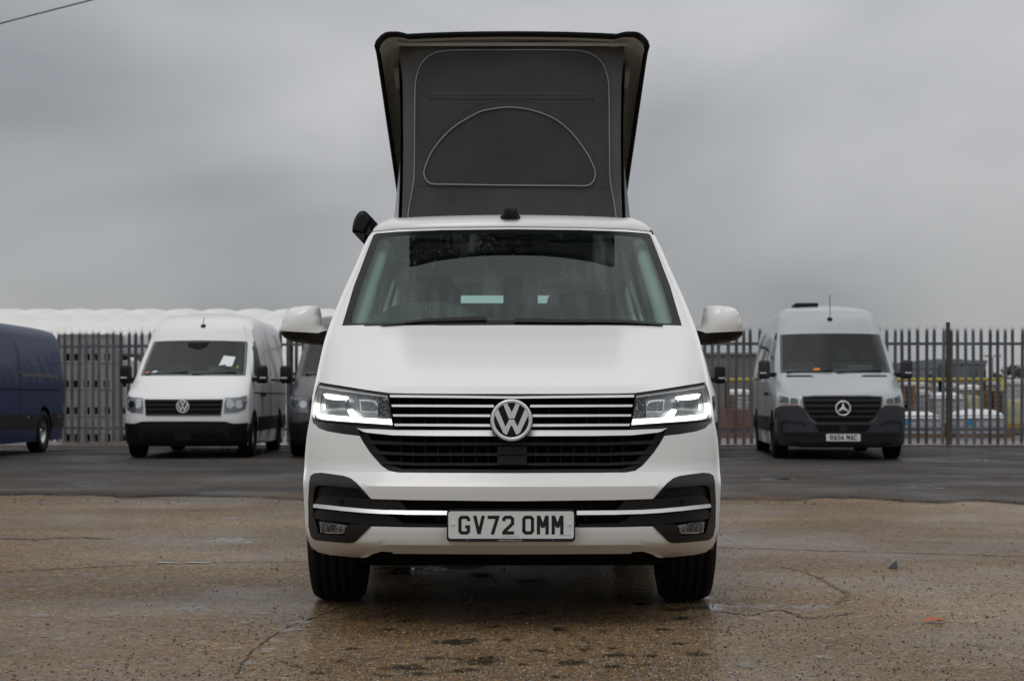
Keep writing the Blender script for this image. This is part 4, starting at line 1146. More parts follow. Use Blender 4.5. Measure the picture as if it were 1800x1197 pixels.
    for s in (-1, 1):
        wheel(t, s*(p['trk']/2), p['ax1'], .36, .24, s); wheel(t, s*(p['trk']/2), p['ax2'], .36, .24, s)
    # glazing
    ws = full(p['ws'])
    panel('windscreen', ws, fr(.006), M['van_windscreen'], t, step=.08, back=(0, 0, 0))
    zb = p['ws'][0][1]+.012
    boxobj('dashboard', (-.80, .80, 1.05, 1.50, zb, zb+.05), M['cab_grey'], t, .02)
    bm = bmesh.new(); box(bm, .22, .62, 1.2, 1.5, zb+.03, zb+.12, .03); bobj('binnacle', bm, M['cab_grey'], t, True)
    V, Fc = tube([(-.42+.18*math.cos(a_), 1.62+.05*math.sin(a_), zb+.02+.15*math.sin(a_)) for a_ in np.linspace(0, 2*PI, 20, endpoint=False)], .018, 6, True); mesh('steering_wheel', V, Fc, M['interior'], t, True)
    for xs_, wd in ((-.45, .46), (.28, .40), (.66, .30)):
        bm = bmesh.new(); box(bm, xs_-wd/2, xs_+wd/2, 2.1, 2.25, zb, zb+.20, .05); st = bobj('seat', bm, M['cab_grey'], t, True)
        bm = bmesh.new(); box(bm, xs_-.13, xs_+.13, 2.13, 2.24, zb+.22, zb+.40, .045); bobj('headrest', bm, M['cab_grey'], st, True)
    for x0_, x1_ in ((-.78, -.06), (.0, .72)):
        yy0, yy1 = float(B.F(np.array([x0_]), zb)[0])-.03, float(B.F(np.array([x1_]), zb+.03)[0])-.03
        tubeobj('wiper', [(x0_, yy0, zb-.005), (x1_, yy1, zb+.035)], .012, M['plastic'], t, 6)
    rim_out = [(x*1.02, z+(.018 if z > 1.5 else -.012)) for x, z in ws]
    panel('windscreen_seal', rim_out, fr(.005), M['gloss_black'], t, holes=[ws], step=.08, back=bk)
    for s in (-1, 1):
        panel('side_window', p['sw'], sd_(s, .006), M['van_glass'], t, step=.1, back=(-s*.02, 0, 0))
        # door mirror: casing, arm and glass
        mo = boxobj('door_mirror', (s*1.035 if s > 0 else s*1.22, s*1.22 if s > 0 else s*1.035, p['my'], p['my']+.14, p['mz'], p['mz']+.30), M['plastic_bg'] if kind == 'star' else M['plastic'], t, .045, True)
        boxobj('arm', (min(s*.93, s*1.08), max(s*.93, s*1.08), p['my']+.04, p['my']+.11, p['mz']+.03, p['mz']+.10), M['plastic'], mo, .015)
        boxobj('mirror_glass', (s*1.05 if s > 0 else s*1.205, s*1.205 if s > 0 else s*1.05, p['my']+.1405, p['my']+.145, p['mz']+.03, p['mz']+.27), M['van_glass'], mo)
        boxobj('indicator', (s*1.10 if s > 0 else s*1.20, s*1.20 if s > 0 else s*1.10, p['my']-.004, p['my']+.01, p['mz']+.085, p['mz']+.105), M['plate'], mo)
        # side mouldings, shut lines, handles, rail, rear lamp
        panel('side_moulding', [(p['ax1']+.46, .42), (p['ax1']+.46, .66), (p['ax2']-.46, .66), (p['ax2']-.46, .42)], sd_(s, .012), M['plastic'], t, step=.25, back=(-s*.02, 0, 0))
        panel('side_moulding', [(p['ax2']+.46, .42), (p['ax2']+.46, .66), (p['len']-.12, .66), (p['len']-.12, .42)], sd_(s, .012), M['plastic'], t, step=.25, back=(-s*.02, 0, 0))
        for y in (p['dy0'], p['dy1'], p['dy1']+1.25):
            panel('door_shut_line', [(y, .45), (y+.012, .45), (y+.012, zt-.33), (y, zt-.33)], sd_(s, .0025), M['matt_black'], t, step=.12, back=(-s*.002, 0, 0))
        panel('waist_crease_shade', [(p['dy0']+.02, 1.055), (p['dy0']+.02, 1.075), (p['len']-.3, 1.075), (p['len']-.3, 1.055)], sd_(s, .003), M['matt_black'], t, step=.2, back=(-s*.002, 0, 0))  # dark strip imitates the shade along the waist crease
        for y in (p['dy1']-.22, p['dy1']+.10):
            panel('door_handle', [(y, 1.01), (y, 1.06), (y+.16, 1.06), (y+.16, 1.01)], sd_(s, .04), M['plastic'], t, step=.1, back=(-s*.04, 0, 0))
        panel('door_rail', [(p['len']-2.6, 1.285), (p['len']-2.6, 1.335), (p['len']-.55, 1.335), (p['len']-.55, 1.285)], sd_(s, .008), M['brown_metal'], t, step=.2, back=(-s*.01, 0, 0))
        panel('tail_light', [(p['len']-.14, .85), (p['len']-.14, 1.25), (p['len']-.02, 1.25), (p['len']-.02, .85)], sd_(s, .012), M['red_lens'], t, step=.1, back=(-s*.03, 0, 0))
        for y in (p['ax2']-1.0, p['ax2']+.75):
            panel('side_marker', [(y, .60), (y, .63), (y+.09, .63), (y+.09, .60)], sd_(s, .016), M['amber'], t, step=.1, back=(-s*.004, 0, 0))
        panel('body_recess', [(p['dy1']+1.35, 1.40), (p['dy1']+1.35, zt-.42), (p['len']-.35, zt-.42), (p['len']-.35, 1.40)], sd_(s, .005), body_mat, t, step=.2, back=(-s*.006, 0, 0))
        panel('body_recess', [(p['dy1']+.06, 1.40), (p['dy1']+.06, zt-.42), (p['dy1']+1.2, zt-.42), (p['dy1']+1.2, 1.40)], sd_(s, .005), body_mat, t, step=.2, back=(-s*.006, 0, 0))
    # nose
    if kind == 'round':
        gr = full([(-.62, .70), (-.63, .965), (-.3, .968), (0, .97)][::-1])[::-1]
        gr = [(-.60, .70), (-.625, .955), (.625, .955), (.60, .70)]
        panel('grille', gr, fr(.006), M['matt_black'], t, step=.06, back=bk)
        for z in (.715, .79, .865, .935):
            panel('grille_slat', [(-.60, z-.013), (-.605, z+.013), (.605, z+.013), (.60, z-.013)], fr(.022), M['plastic_mid'], t, step=.1, back=(0, .02, 0))
        for s in (-1, 1):
            hl = [(s*.645, .735), (s*.655, .975), (s*.86, .99), (s*.965, 1.02), (s*.972, .93), (s*.955, .80), (s*.86, .745)]
            h = panel('headlight', hl, fr(.004), M['lamp_grey'], t, step=.05, back=bk)
            for cx, rr in ((.735, .062), (.865, .062)):
                a = np.linspace(0, 2*PI, 20, endpoint=False)
                panel('reflector', [(s*cx+rr*math.cos(q), .875+rr*math.sin(q)) for q in a], fr(.008), M['lamp_chrome'], h, step=.04, back=(0, .01, 0))
            panel('lens_cover', hl, fr(.016), M['lens_cover'], h, step=.05, back=(0, .01, 0))
        bl = [(-.99, .575), (-.80, .562), (-.66, .60), (-.3, .604), (.3, .604), (.66, .60), (.80, .562), (.99, .575), (.96, .23), (.7, .205), (-.7, .205), (-.96, .23)]
        panel('lower_bumper', bl, fr(.012), M['plastic'], t, step=.06, back=(0, .03, 0))
        for z0, z1 in ((.30, .345), (.365, .40)):
            for s in (-1, 1): panel('air_slot', [(s*.10, z0), (s*.10, z1), (s*.62, z1), (s*.62, z0)], fr(.015), M['matt_black'], t, step=.08, back=(0, .01, 0))
        panel('bumper_brace', [(-.78, .27), (-.56, .52), (.56, .52), (.78, .27), (.74, .27), (.54, .50), (-.54, .50), (-.74, .27)], fr(.018), M['plastic_mid'], t, step=.06, back=(0, .01, 0))
        for s in (-1, 1):
            for z in (.36, .44): panel('corner_slot', [(s*.74, z), (s*.73, z+.05), (s*.93, z+.055), (s*.93, z)], fr(.016), M['matt_black'], t, step=.06, back=(0, .01, 0))
            panel('side_bumper', [(.42, .24), (.40, .57), (.54, .56), (.545, .25)], sd_(s, .012), M['plastic'], t, step=.06, back=(-s*.02, 0, 0))
        panel('plate_panel', [(-.13, .29), (-.13, .42), (.13, .42), (.13, .29)], fr(.022), M['plastic_mid'], t, step=.1, back=bk)
        roundel(t, 0, -.012+float(B.F(np.array([0.]), .85)[0])-.03, .84, .105)
    else:
        # broad dark bumper, deep grille, clear lamps
        bl = [(-.995, .80), (-.93, .835), (-.64, .835), (-.60, .80), (-.50, .62), (-.40, .555), (.40, .555), (.50, .62), (.60, .80), (.64, .835), (.93, .835), (.995, .80), (.985, .30), (.93, .22), (.6, .19), (-.6, .19), (-.93, .22), (-.985, .30)]
        panel('lower_bumper', bl, fr(.012), M['plastic_bg'], t, step=.06, back=(0, .03, 0))
        gr = [(-.615, .985), (-.595, .80), (-.49, .63), (-.395, .562), (.395, .562), (.49, .63), (.595, .80), (.615, .985), (.4, 1.0), (-.4, 1.0)]
        panel('grille', gr, fr(.014), M['matt_black'], t, step=.05, back=(0, .03, 0))
        gi = [(-.585, .965), (-.565, .80), (-.47, .65), (-.385, .588), (.385, .588), (.47, .65), (.565, .80), (.585, .965), (.4, .975), (-.4, .975)]
        panel('grille_frame', gr, fr(.022), M['plastic_bg'], t, holes=[gi], step=.05, back=(0, .02, 0))
        for z, xw in ((.925, .575), (.84, .56), (.755, .535), (.67, .475)):
            panel('grille_slat', [(-xw, z-.02), (-xw, z+.02), (xw, z+.02), (xw, z-.02)], fr(.030), M['plastic_mid'], t, step=.08, back=(0, .02, 0))
        for s in (-1, 1):
            hl = [(s*.645, .842), (s*.635, .955), (s*.80, .99), (s*.955, 1.05), (s*.975, .97), (s*.965, .862), (s*.85, .838)]
            h = panel('headlight', hl, fr(.006), M['lamp_bright'], t, step=.05, back=bk)
            panel('lamp_unit', [(s*.68, .865), (s*.68, .945), (s*.78, .965), (s*.80, .87)], fr(.014), M['lens'], h, step=.05, back=(0, .006, 0))
            panel('lamp_unit', [(s*.82, .872), (s*.81, .965), (s*.91, .99), (s*.93, .89)], fr(.014), M['lens'], h, step=.05, back=(0, .006, 0))
            panel('indicator', [(s*.66, .843), (s*.66, .855), (s*.9, .862), (s*.9, .846)], fr(.016), M['amber'], h, step=.05, back=(0, .006, 0))
            panel('lens_cover', hl, fr(.022), M['lens_cover'], h, step=.05, back=(0, .01, 0))
            panel('fog_arch', [(s*.95, .45), (s*.945, .58), (s*.88, .625), (s*.62, .60), (s*.56, .55), (s*.60, .545), (s*.66, .57), (s*.86, .59), (s*.91, .56), (s*.915, .45)], fr(.026), M['plastic_mid'], t, step=.05, back=(0, .02, 0))
            panel('bonnet_vent', [(s*.80, 1.298), (s*.78, 1.325), (s*.42, 1.325), (s*.36, 1.298)], fr(.006), M['matt_black'], t, step=.06, back=(0, .01, 0))
            panel('side_bumper', [(.42, .30), (.40, .80), (.52, .74), (.545, .30)], sd_(s, .012), M['plastic_bg'], t, step=.06, back=(-s*.02, 0, 0))
        panel('lower_intake', [(-.43, .545), (-.36, .44), (.36, .44), (.43, .545)], fr(.016), M['matt_black'], t, step=.06, back=(0, .01, 0))
        panel('sensor_box', [(-.055, .448), (-.055, .535), (.055, .535), (.055, .448)], fr(.022), M['plastic_mid'], t, step=.06, back=(0, .01, 0))
        panel('step_bar', [(-.92, .385), (-.92, .425), (-.5, .432), (.5, .432), (.92, .425), (.92, .385)], fr(.028), M['plastic_mid'], t, step=.08, back=(0, .03, 0))
        zc, y0 = .80, float(B.F(np.array([0.]), .80)[0])-.042
        V, Fc = tube([(.108*math.cos(a), y0, zc+.108*math.sin(a)) for a in np.linspace(0, 2*PI, 36, endpoint=False)], .012, 8, True)
        bd = mesh('star_badge', V, Fc, M['badge'], t, True)
        V, Fc = [], []
        for k in range(3):
            a = PI/2+k*2*PI/3; d = np.array((math.cos(a), math.sin(a))); q = np.array((-d[1], d[0])); b = len(V)
            V += [(0, y0-.012, zc), (*(d*.104),), (*(q*.022),), (*(-q*.022),)]
            V[b+1] = (d[0]*.104, y0, zc+d[1]*.104); V[b+2] = (q[0]*.024+d[0]*.014, y0, zc+q[1]*.024+d[1]*.014); V[b+3] = (-q[0]*.024+d[0]*.014, y0, zc-q[1]*.024+d[1]*.014)
            Fc += [(b, b+2, b+1), (b, b+1, b+3)]
        mesh('star', V, Fc, M['badge'], bd)
        a = np.linspace(0, 2*PI, 32, endpoint=False)
        slab('badge_disc', [(.10*math.cos(q), zc+.10*math.sin(q)) for q in a], y0+.006, y0+.03, M['gloss_black'], bd)
        # number plate
        yp = float(B.F(np.array([0.]), .36)[0])-.05
        pl = slab('number_plate', rrect(-.26, .26, .295, .406, .012), yp, yp+.03, M['plate'], t)
        x = -.199
        for ch in 'RA54 MAC':
            if ch == ' ': x += .033*.88; continue
            glyph(ch, 'character', x, .311, .001, yp-.0015, M['plate_black'], pl); x += .0595*.92
    # aerial on the roof front
    za = p['aer']; ya = float(B.F(np.array([0.]), za)[0])
    V, Fc = lathe([(ya-.03, .001), (ya-.025, .03), (ya+.02, .05)], 16, 'y'); a = mesh('aerial', [(x+.02, y, z+za) for x, y, z in V], Fc, M['plastic'], t, True)
    tubeobj('mast', [(.02, ya-.02, za), (.025, ya+.05, za+p['mast'])], .006, M['plastic'], a, 6)
    return t, B
def roundel(parent, x, y, z, r):
    """ring badge with the two letters; y is the front face"""
    a = np.linspace(0, 2*PI, 48, endpoint=False)
    k = r/230.0   # outlines below were measured on a 230-unit radius
    bd = slab('badge', [(x+r*1.03*math.cos(q), z+r*1.03*math.sin(q)) for q in a], y+r*.12, y+r*.5, M['gloss_black'], parent)
    V, Fc = lathe([(0.10, .99), (0.02, .975), (0.0, .93), (0.0, .86), (.03, .82), (.14, .81)], 56, 'y')
    mesh('ring', [(x+p[0]*r, y+p[1]*r, z+p[2]*r) for p in V], Fc, M['badge'], bd, True)
    c0 = (814, 500)
    vv = [(722, 322), (745, 312), (762, 306), (817, 415), (868, 306), (888, 313), (908, 322), (847, 482), (785, 482)]
    ww = [(633, 440), (648, 405), (668, 378), (748, 572), (790, 492), (842, 492), (880, 572), (962, 378), (982, 405), (1000, 440), (908, 636), (890, 650), (866, 660), (820, 560), (808, 560), (764, 660), (742, 650), (724, 636)]
    for poly in (vv, ww):
        slab('letter', [(x+(px-c0[0])*k, z-(py-c0[1])*k) for px, py in poly], y+r*.02, y+r*.14, M['badge'], bd)
    return bd

pc = dict(VAN_PROFILE, len=5.98, top=2.40, ax1=1.0, ax2=4.64, trk=1.79, my=1.02, mz=1.22, aer=2.10, mast=.17, dy0=1.02, dy1=2.02,
          ws=[(-.845, 1.358), (-.83, 1.55), (-.785, 1.90), (-.76, 1.925), (-.4, 1.935), (0, 1.94)],
          sw=[(1.30, 1.36), (1.72, 1.86), (1.98, 1.89), (1.98, 1.34)])
def lift(p, dz, z0=1.96, k=None):
    q = dict(p)
    for key in ('f', 'w', 'wb', 'b2', 'b8'):
        q[key] = [((z if z < z0 else (z+dz if k is None else z0+(z-z0)*k)), v) for z, v in p[key]]
    q['top'] = p['top']+dz if k is None else z0+(p['top']-z0)*k
    q['aer'] = p['aer']+dz if k is None else z0+(p['aer']-z0)*k
    return q
pc = lift(pc, .10)
van_w, BW_ = make_van(pc, 'round', M['white_plain'])
def place(t, label, x, y, deg, bm_=None):
    t.location = (x, y, 0.024); t.rotation_euler = (0, 0, math.radians(deg)); t['label'] = label; t['group'] = 'vans parked along the fence'
    if bm_:
        for ch in t.children:
            if ch.name.split('.')[0] in ('body', 'body_recess'):
                ch.material_slots[0].link = 'OBJECT'; ch.material_slots[0].material = bm_
    return t
van_g, van_h = copy_tree(van_w), copy_tree(van_w)
place(van_w, 'white panel van with a paper sheet in its windscreen parked left of the camper', -5.0, 23.75, 2.0)
van_w.scale = van_g.scale = van_h.scale = (.95, .95, .95)
place(van_g, 'dark grey panel van half hidden behind the left door mirror of the camper', -2.52, 24.0, 1.5, M['dgrey'])
place(van_h, 'white panel van almost wholly hidden behind the right side of the camper', 2.28, 24.2, 0)
pb = lift(pc, 0, 1.345, .735); pb['ws'] = [(x, 1.345+(z-1.345)*.72) for x, z in pc['ws']]; pb['sw'] = [(x, 1.345+(z-1.345)*.70) for x, z in pc['sw']]
van_b, BB_ = make_van(pb, 'round', M['blue'])
place(van_b, 'dark blue panel van seen from its rear side at the left edge of the photo', -9.02, 22.15, 0.0)
# paper sheet and stickers seen through the white van's windscreen
def on_ws(name, poly, m, B, t):
    return panel(name, poly, lambda P: np.stack([np.asarray(P)[:, 0], B.F(np.asarray(P)[:, 0], np.asarray(P)[:, 1])-.009, np.asarray(P)[:, 1]], 1), m, t, step=.05, back=(0, .002, 0))
on_ws('paper_sheet', [(.41, 1.515), (.46, 1.69), (.655, 1.67), (.625, 1.505), (.54, 1.508), (.51, 1.535), (.47, 1.53)], M['paper'], BW_, van_w)
on_ws('sticker', [(-.80, 1.385), (-.78, 1.41), (-.72, 1.41), (-.74, 1.385)], M['orange'], BW_, van_w)
on_ws('sticker', [(-.68, 1.40), (-.66, 1.425), (-.58, 1.43), (-.60, 1.405)], M['paper'], BW_, van_w)
on_ws('sticker', [(.70, 1.48), (.705, 1.51), (.73, 1.51), (.725, 1.48)], mat('green_sticker', (.25, .5, .1), .6), BW_, van_w)
on_ws('sensor_cover', [(-.19, 1.92), (-.16, 1.84), (-.05, 1.80), (.05, 1.80), (.14, 1.84), (.17, 1.92)], M['matt_black'], BW_, van_w)

ps = dict(f=[(0, .3), (.18, .16), (.22, .06), (.40, 0), (.60, .012), (.80, .03), (.98, .07), (1.04, .16), (1.10, .28), (1.20, .48), (1.345, .82), (2.00, 1.62), (2.14, 1.85), (2.28, 2.05), (2.38, 2.3), (2.45, 2.65), (2.49, 3.0), (2.51, 3.2), (3, 3.2)],
 w=[(0, .93), (.3, .985), (.6, 1.0), (.95, .985), (1.2, .965), (1.345, .95), (1.6, .925), (2.0, .86), (2.25, .80), (2.38, .735), (2.45, .63), (2.49, .45), (2.51, .2), (3, .2)],
 wb=[(0, .97), (.3, 1.0), (.6, 1.01), (1.3, 1.005), (1.6, .97), (2.0, .90), (2.25, .84), (2.38, .77), (2.45, .66), (2.49, .47), (2.51, .2), (3, .2)],
 b2=VAN_PROFILE['b2'], b8=VAN_PROFILE['b8'], len=5.93, top=2.51, ax1=1.0, ax2=4.66, trk=1.77, my=.98, mz=1.27, aer=2.20, mast=.42, dy0=1.02, dy1=2.02,
 ws=[(-.855, 1.36), (-.845, 1.5), (-.80, 1.97), (-.785, 1.995), (-.4, 2.005), (0, 2.008)],
 sw=[(1.30, 1.36), (1.76, 1.92), (1.98, 1.95), (1.98, 1.34)])
ps = lift(ps, .06, 2.05)
van_s, BS_ = make_van(ps, 'star', M['silver'])
place(van_s, 'silver panel van with dark grey bumper and star badge parked on the right', 4.93, 23.3, -5.0)
van_s.scale = (.965, .965, .965)
on_ws('orange_card', [(-.36, 1.40), (-.35, 1.44), (-.26, 1.445), (-.25, 1.405)], M['orange'], BS_, van_s)
for yy in (3.05, 4.3):
    panel('side_window', [(yy-.62, 1.36), (yy-.62, 1.98), (yy+.5, 1.98), (yy+.5, 1.36)], lambda P: np.stack([-(BS_.S(np.asarray(P)[:, 0], np.asarray(P)[:, 1])+.010), np.asarray(P)[:, 0], np.asarray(P)[:, 1]], 1), M['van_glass'], van_s, step=.1, back=(.012, 0, 0))
bm = bmesh.new(); box(bm, -.46, -.05, 3.0, 3.7, 2.55, 2.615, .03); bobj('roof_vent', bm, M['plastic'], van_s, True)
#PART4
# ------------------------------------------------------------------ the camper with its raised roof
Y0 = 6.2
CV = thing('camper_van', 'white camper van with raised grey canvas roof and lit headlights in the centre foreground', 'camper van', (0, Y0, 0))
B = Body(
 fpts=[(0, .32), (.25, .26), (.298, .10), (.338, .025), (.345, .015), (.40, .0), (.42, .0), (.52, -.012), (.578, -.02), (.632, .02), (.66, .03), (.80, .045), (.93, .075), (.955, .105), (.985, .155), (1.05, .285), (1.12, .445), (1.19, .62), (1.2585, .80), (1.76, 1.515), (1.80, 1.575), (2.2, 2.15), (3, 3)],
 wpts=[(0, .8), (3, .6)],
 wbpts=[(0, .90), (.3, .93), (.5, .945), (.9, .945), (1.1, .935), (1.3, .895), (1.5, .835), (1.7, .775), (1.82, .72), (3, .6)],
 b2=[(0, .10), (.95, .10), (1.3, .09), (1.8, .075), (3, .07)], b8=[(0, .27), (.95, .27), (1.25, .10), (1.8, .07), (3, .05)], sig=.014, zs=.66, rear=4.87, flare=1.4)
# half-widths read off the outline of the van, at the depth where the flank begins
_w = []
for px, py in [(547, 975), (543, 955), (539, 930), (537, 905), (535, 870), (535, 835), (537, 800), (541, 760), (546.5, 735), (549, 712), (551.5, 690), (556, 670), (562, 640), (566, 622), (571, 600), (580, 571), (593, 540), (602, 518), (611.5, 498), (625, 468), (641, 431), (652, 410.5), (655, 404), (660, 390)]:
    Y = Y0+.4
    for _ in range(60):
        z = CAMZ-(py-HY)*Y/FPX; Y = .5*Y+.5*(Y0+float(B.yc(z)))
    _w.append((z, (CX-px)*Y/FPX))
_w.sort(); B.w = np.interp(B.z, [q[0] for q in _w], [q[1] for q in _w])
_k = np.exp(-.5*(np.arange(-60, 61)/20)**2); _k /= _k.sum(); B.w = np.convolve(np.pad(B.w, 60, 'edge'), _k, 'valid')
def S_(off=0.0): return lambda P: B.pix(P, Y0, off)
def zline(z, x0=-.88, x1=.88, n=60):
    x = np.linspace(x0, x1, n); y = B.F(x, z)+Y0
    return [(CX+a*FPX/b, HY-(z-CAMZ)*FPX/b) for a, b in zip(x, y)]
bk = (0, .03, 0)

# --- bonnet
hood_half = [(900, 569.5), (800, 569.5), (700, 570.5), (640, 571.5), (604, 572.5), (585, 573), (579, 573), (571, 600), (566, 622), (562, 640), (557, 663), (556, 670.5), (575, 674), (600, 678), (640, 684.5), (665, 688), (683, 690.5), (720, 691.3), (800, 691.8), (900, 692)]
hood_full = hood_half + [(2*CX-x, y) for x, y in reversed(hood_half[1:-1])]
def hood_map(P):
    Q = B.pix(P, Y0)
    # soft raised centre with a crease running from the windscreen corner to the inner lamp corner
    z = Q[:, 2]; xc = np.interp(z, [.95, 1.26], [.545, .60]); d = (xc-np.abs(Q[:, 0]))/.03
    Q[:, 1] += -.024/(1+np.exp(-d))*np.clip((z-.95)/.03, 0, 1)*np.clip((1.25-z)/.05, 0, 1)
    return Q
panel('bonnet', hood_full, hood_map, M['white'], CV, step=6.5, back=(0, .05, -.01))

# --- windscreen surround with A-pillars, glass, printed border
def lean_strip(name, top, bot, off, lean, m, parent, s, thick=.02, step=5):
    tx, ty = [p[0] for p in top], [p[1] for p in top]; bx, by = [p[0] for p in bot], [p[1] for p in bot]
    def f(P):
        P = np.asarray(P, float); x = 2*CX-P[:, 0] if s else P[:, 0]
        a, b_ = np.interp(x, tx, ty), np.interp(x, bx, by); r_ = np.clip((b_-P[:, 1])/np.maximum(.5, b_-a), 0, 1)
        Q = B.pix(P, Y0, 0.0); y2 = Q[:, 1]-(off-lean*r_); k = (Y0+y2)/(Y0+Q[:, 1])
        return np.stack([Q[:, 0]*k, y2, CAMZ+(Q[:, 2]-CAMZ)*k], 1)
    poly = list(top)+list(reversed(bot))
    return panel(name, mir(poly) if s else poly, f, m, parent, step=step, back=(0, thick, 0))
def sym(half): return list(half) + [(2*CX-x, y) for x, y in reversed(half) if abs(x-CX) > 1]
ws_half = [(900, 573), (604, 575), (601, 573), (609, 547), (622, 503), (634, 472), (646, 440), (657, 413), (662, 410.5), (700, 407.5), (780, 404.5), (900, 403)]
ws = ws_half + [(2*CX-x, y) for x, y in reversed(ws_half[1:-1])]
sur_half = [(900, 577), (604, 577), (584, 577), (579.5, 570), (586, 555), (593, 540), (602, 518), (611, 499), (625, 469), (641, 431), (651, 412), (655.5, 408), (700, 403.8), (780, 401.2), (900, 400)]
sur = sur_half + [(2*CX-x, y) for x, y in reversed(sur_half[1:-1])]
panel('windscreen_surround', sur, S_(0), M['white'], CV, holes=[ws], step=6, back=(0, .04, 0))
gi_half = [(900, 564.5), (760, 565.5), (640, 568), (622, 568.5), (617.5, 563), (624, 540), (634, 508), (645, 477), (656, 447), (665, 424), (672, 418), (720, 414), (780, 411.5), (900, 410.5)]
gi = gi_half + [(2*CX-x, y) for x, y in reversed(gi_half[1:-1])]
panel('windscreen_border', ws, S_(-.004), M['frit'], CV, holes=[gi], step=7, back=(0, .004, 0))
panel('windscreen', gi, S_(-.005), M['windscreen'], CV, step=9, back=(0, 0, 0))
# cowl and wipers
panel('cowl', sym([(900, 571), (700, 572), (640, 573), (640, 571), (700, 569), (800, 564.5), (900, 562.5)]), S_(.004), M['plastic'], CV, step=6, back=(0, .02, 0))
for nm, pl in (('l', [(668, 569.5), (700, 567), (752, 559.5), (800, 557.5), (852, 555.5), (856, 558), (855, 562.5), (800, 563), (752, 564), (700, 570), (670, 572)]),
               ('r', [(905, 559), (960, 560.5), (1060, 562), (1100, 562), (1165, 569), (1166, 571.5), (1098, 567), (1060, 566.5), (960, 566.5), (905, 566)])):
    panel('wiper', pl, S_(.022), M['plastic'], CV, step=5, back=(0, .018, 0))

# --- bumper (one white moulding with the grille cut-out above and the black insert cut out)
top_half = [(546, 738), (550, 743), (555, 747), (560, 752.5), (575, 758), (604, 763), (632, 766), (640, 780), (650, 795), (661, 808), (671, 819), (683, 827.5), (700, 830.5), (760, 831), (900, 831.5)]
side_half = [(546, 738), (541, 760), (537, 800), (535, 835), (535, 880), (538, 910), (541, 948), (547, 960.5), (559, 970), (580, 975), (616, 978.5), (634, 979.5), (636, 977), (652, 968), (668, 959.5), (680, 957.5), (900, 958.5)]
bumper = top_half[::1] + [(2*CX-x, y) for x, y in reversed(top_half[:-1])] + [(2*CX-x, y) for x, y in side_half[1:-1]] + [(900, 958.5)] + side_half[::-1][1:-1]
ins_half = [(900, 880.5), (720, 878.5), (652, 876.5), (640, 863), (627, 848.5), (616, 840), (604, 836), (580, 832.5), (565, 830.5), (552, 831.5), (545.5, 836), (543.5, 846), (541.5, 880), (542, 925), (546, 942), (551, 947.5), (556, 949.5), (592, 953), (612, 954.5), (621, 954), (627, 950), (640, 937), (652, 925), (720, 926.5), (900, 927.5)]
insert = ins_half + [(2*CX-x, y) for x, y in reversed(ins_half[1:-1])]
cl = []
for z in (.578, .632):
    pts = [p for p in zline(z) if inside(np.array([p]), bumper)[0] and not inside(np.array([p]), insert)[0]]
    if len(pts) > 3:
        c_ = [p for p in pts if edist(np.array([p]), bumper)[0] > 1.5 and edist(np.array([p]), insert)[0] > 1.5]
        run = [c_[0]]
        for a, b_ in zip(c_, c_[1:]):
            if b_[0]-a[0] > 40:
                cl.append(run); run = []
            run.append(b_)
        cl.append(run)
cl = [c for c in cl if len(c) > 1]
panel('front_bumper', bumper, S_(0), M['white'], CV, holes=[insert], step=6, back=(0, .05, 0), lines=cl)
# undercut lip below the crease
lip_half = [(636, 977), (652, 968), (668, 959.5), (680, 957.8), (900, 958.8), (900, 974), (800, 973.5), (692, 972.8), (688, 969.6), (670, 969), (655, 973.5), (645, 979), (634, 980)]
lip = [(636, 977), (652, 968), (668, 959.5), (680, 957.8), (900, 958.8)] + [(2*CX-x, y) for x, y in [(680, 957.8), (668, 959.5), (652, 968), (636, 977)]] + [(2*CX-x, y) for x, y in [(634, 980), (645, 979), (655, 973.5), (670, 969), (688, 969.6), (692, 972.8), (800, 973.5)]] + [(900, 974), (800, 973.5), (692, 972.8), (688, 969.6), (670, 969), (655, 973.5), (645, 979), (634, 980)]
def lip_map(P):
    P = np.asarray(P); Q = B.pix(P, Y0)
    yt = np.interp(np.abs(P[:, 0]-900), [0, 220, 232, 264], [958.8, 957.8, 959.5, 977])
    d = np.clip(P[:, 1]-yt, 0, 20)*.0023
    q = B.pix(np.stack([P[:, 0], yt], 1), Y0)
    Q[:, 1] = q[:, 1]+d*2.1; Q[:, 0] = (P[:, 0]-CX)*(Q[:, 1]+Y0)/FPX; Q[:, 2] = CAMZ-(P[:, 1]-HY)*(Q[:, 1]+Y0)/FPX
    return Q
panel('bumper_lip', lip, lip_map, M['white'], CV, step=5, back=(0, .08, .01))
boxobj('under_tray', (-.53, .53, .30, 1.6, .262, .29), M['matt_black'], CV)
boxobj('chassis', (-.66, .66, .6, 4.75, .20, .40), M['matt_black'], CV, .02)
boxobj('subframe', (-.58, .58, .85, 1.15, .20, .30), M['matt_black'], CV, .02)
for s in (-1, 1): boxobj('suspension_arm', (.50 if s > 0 else -.72, .72 if s > 0 else -.50, .9, 1.1, .22, .28), M['matt_black'], CV, .015)

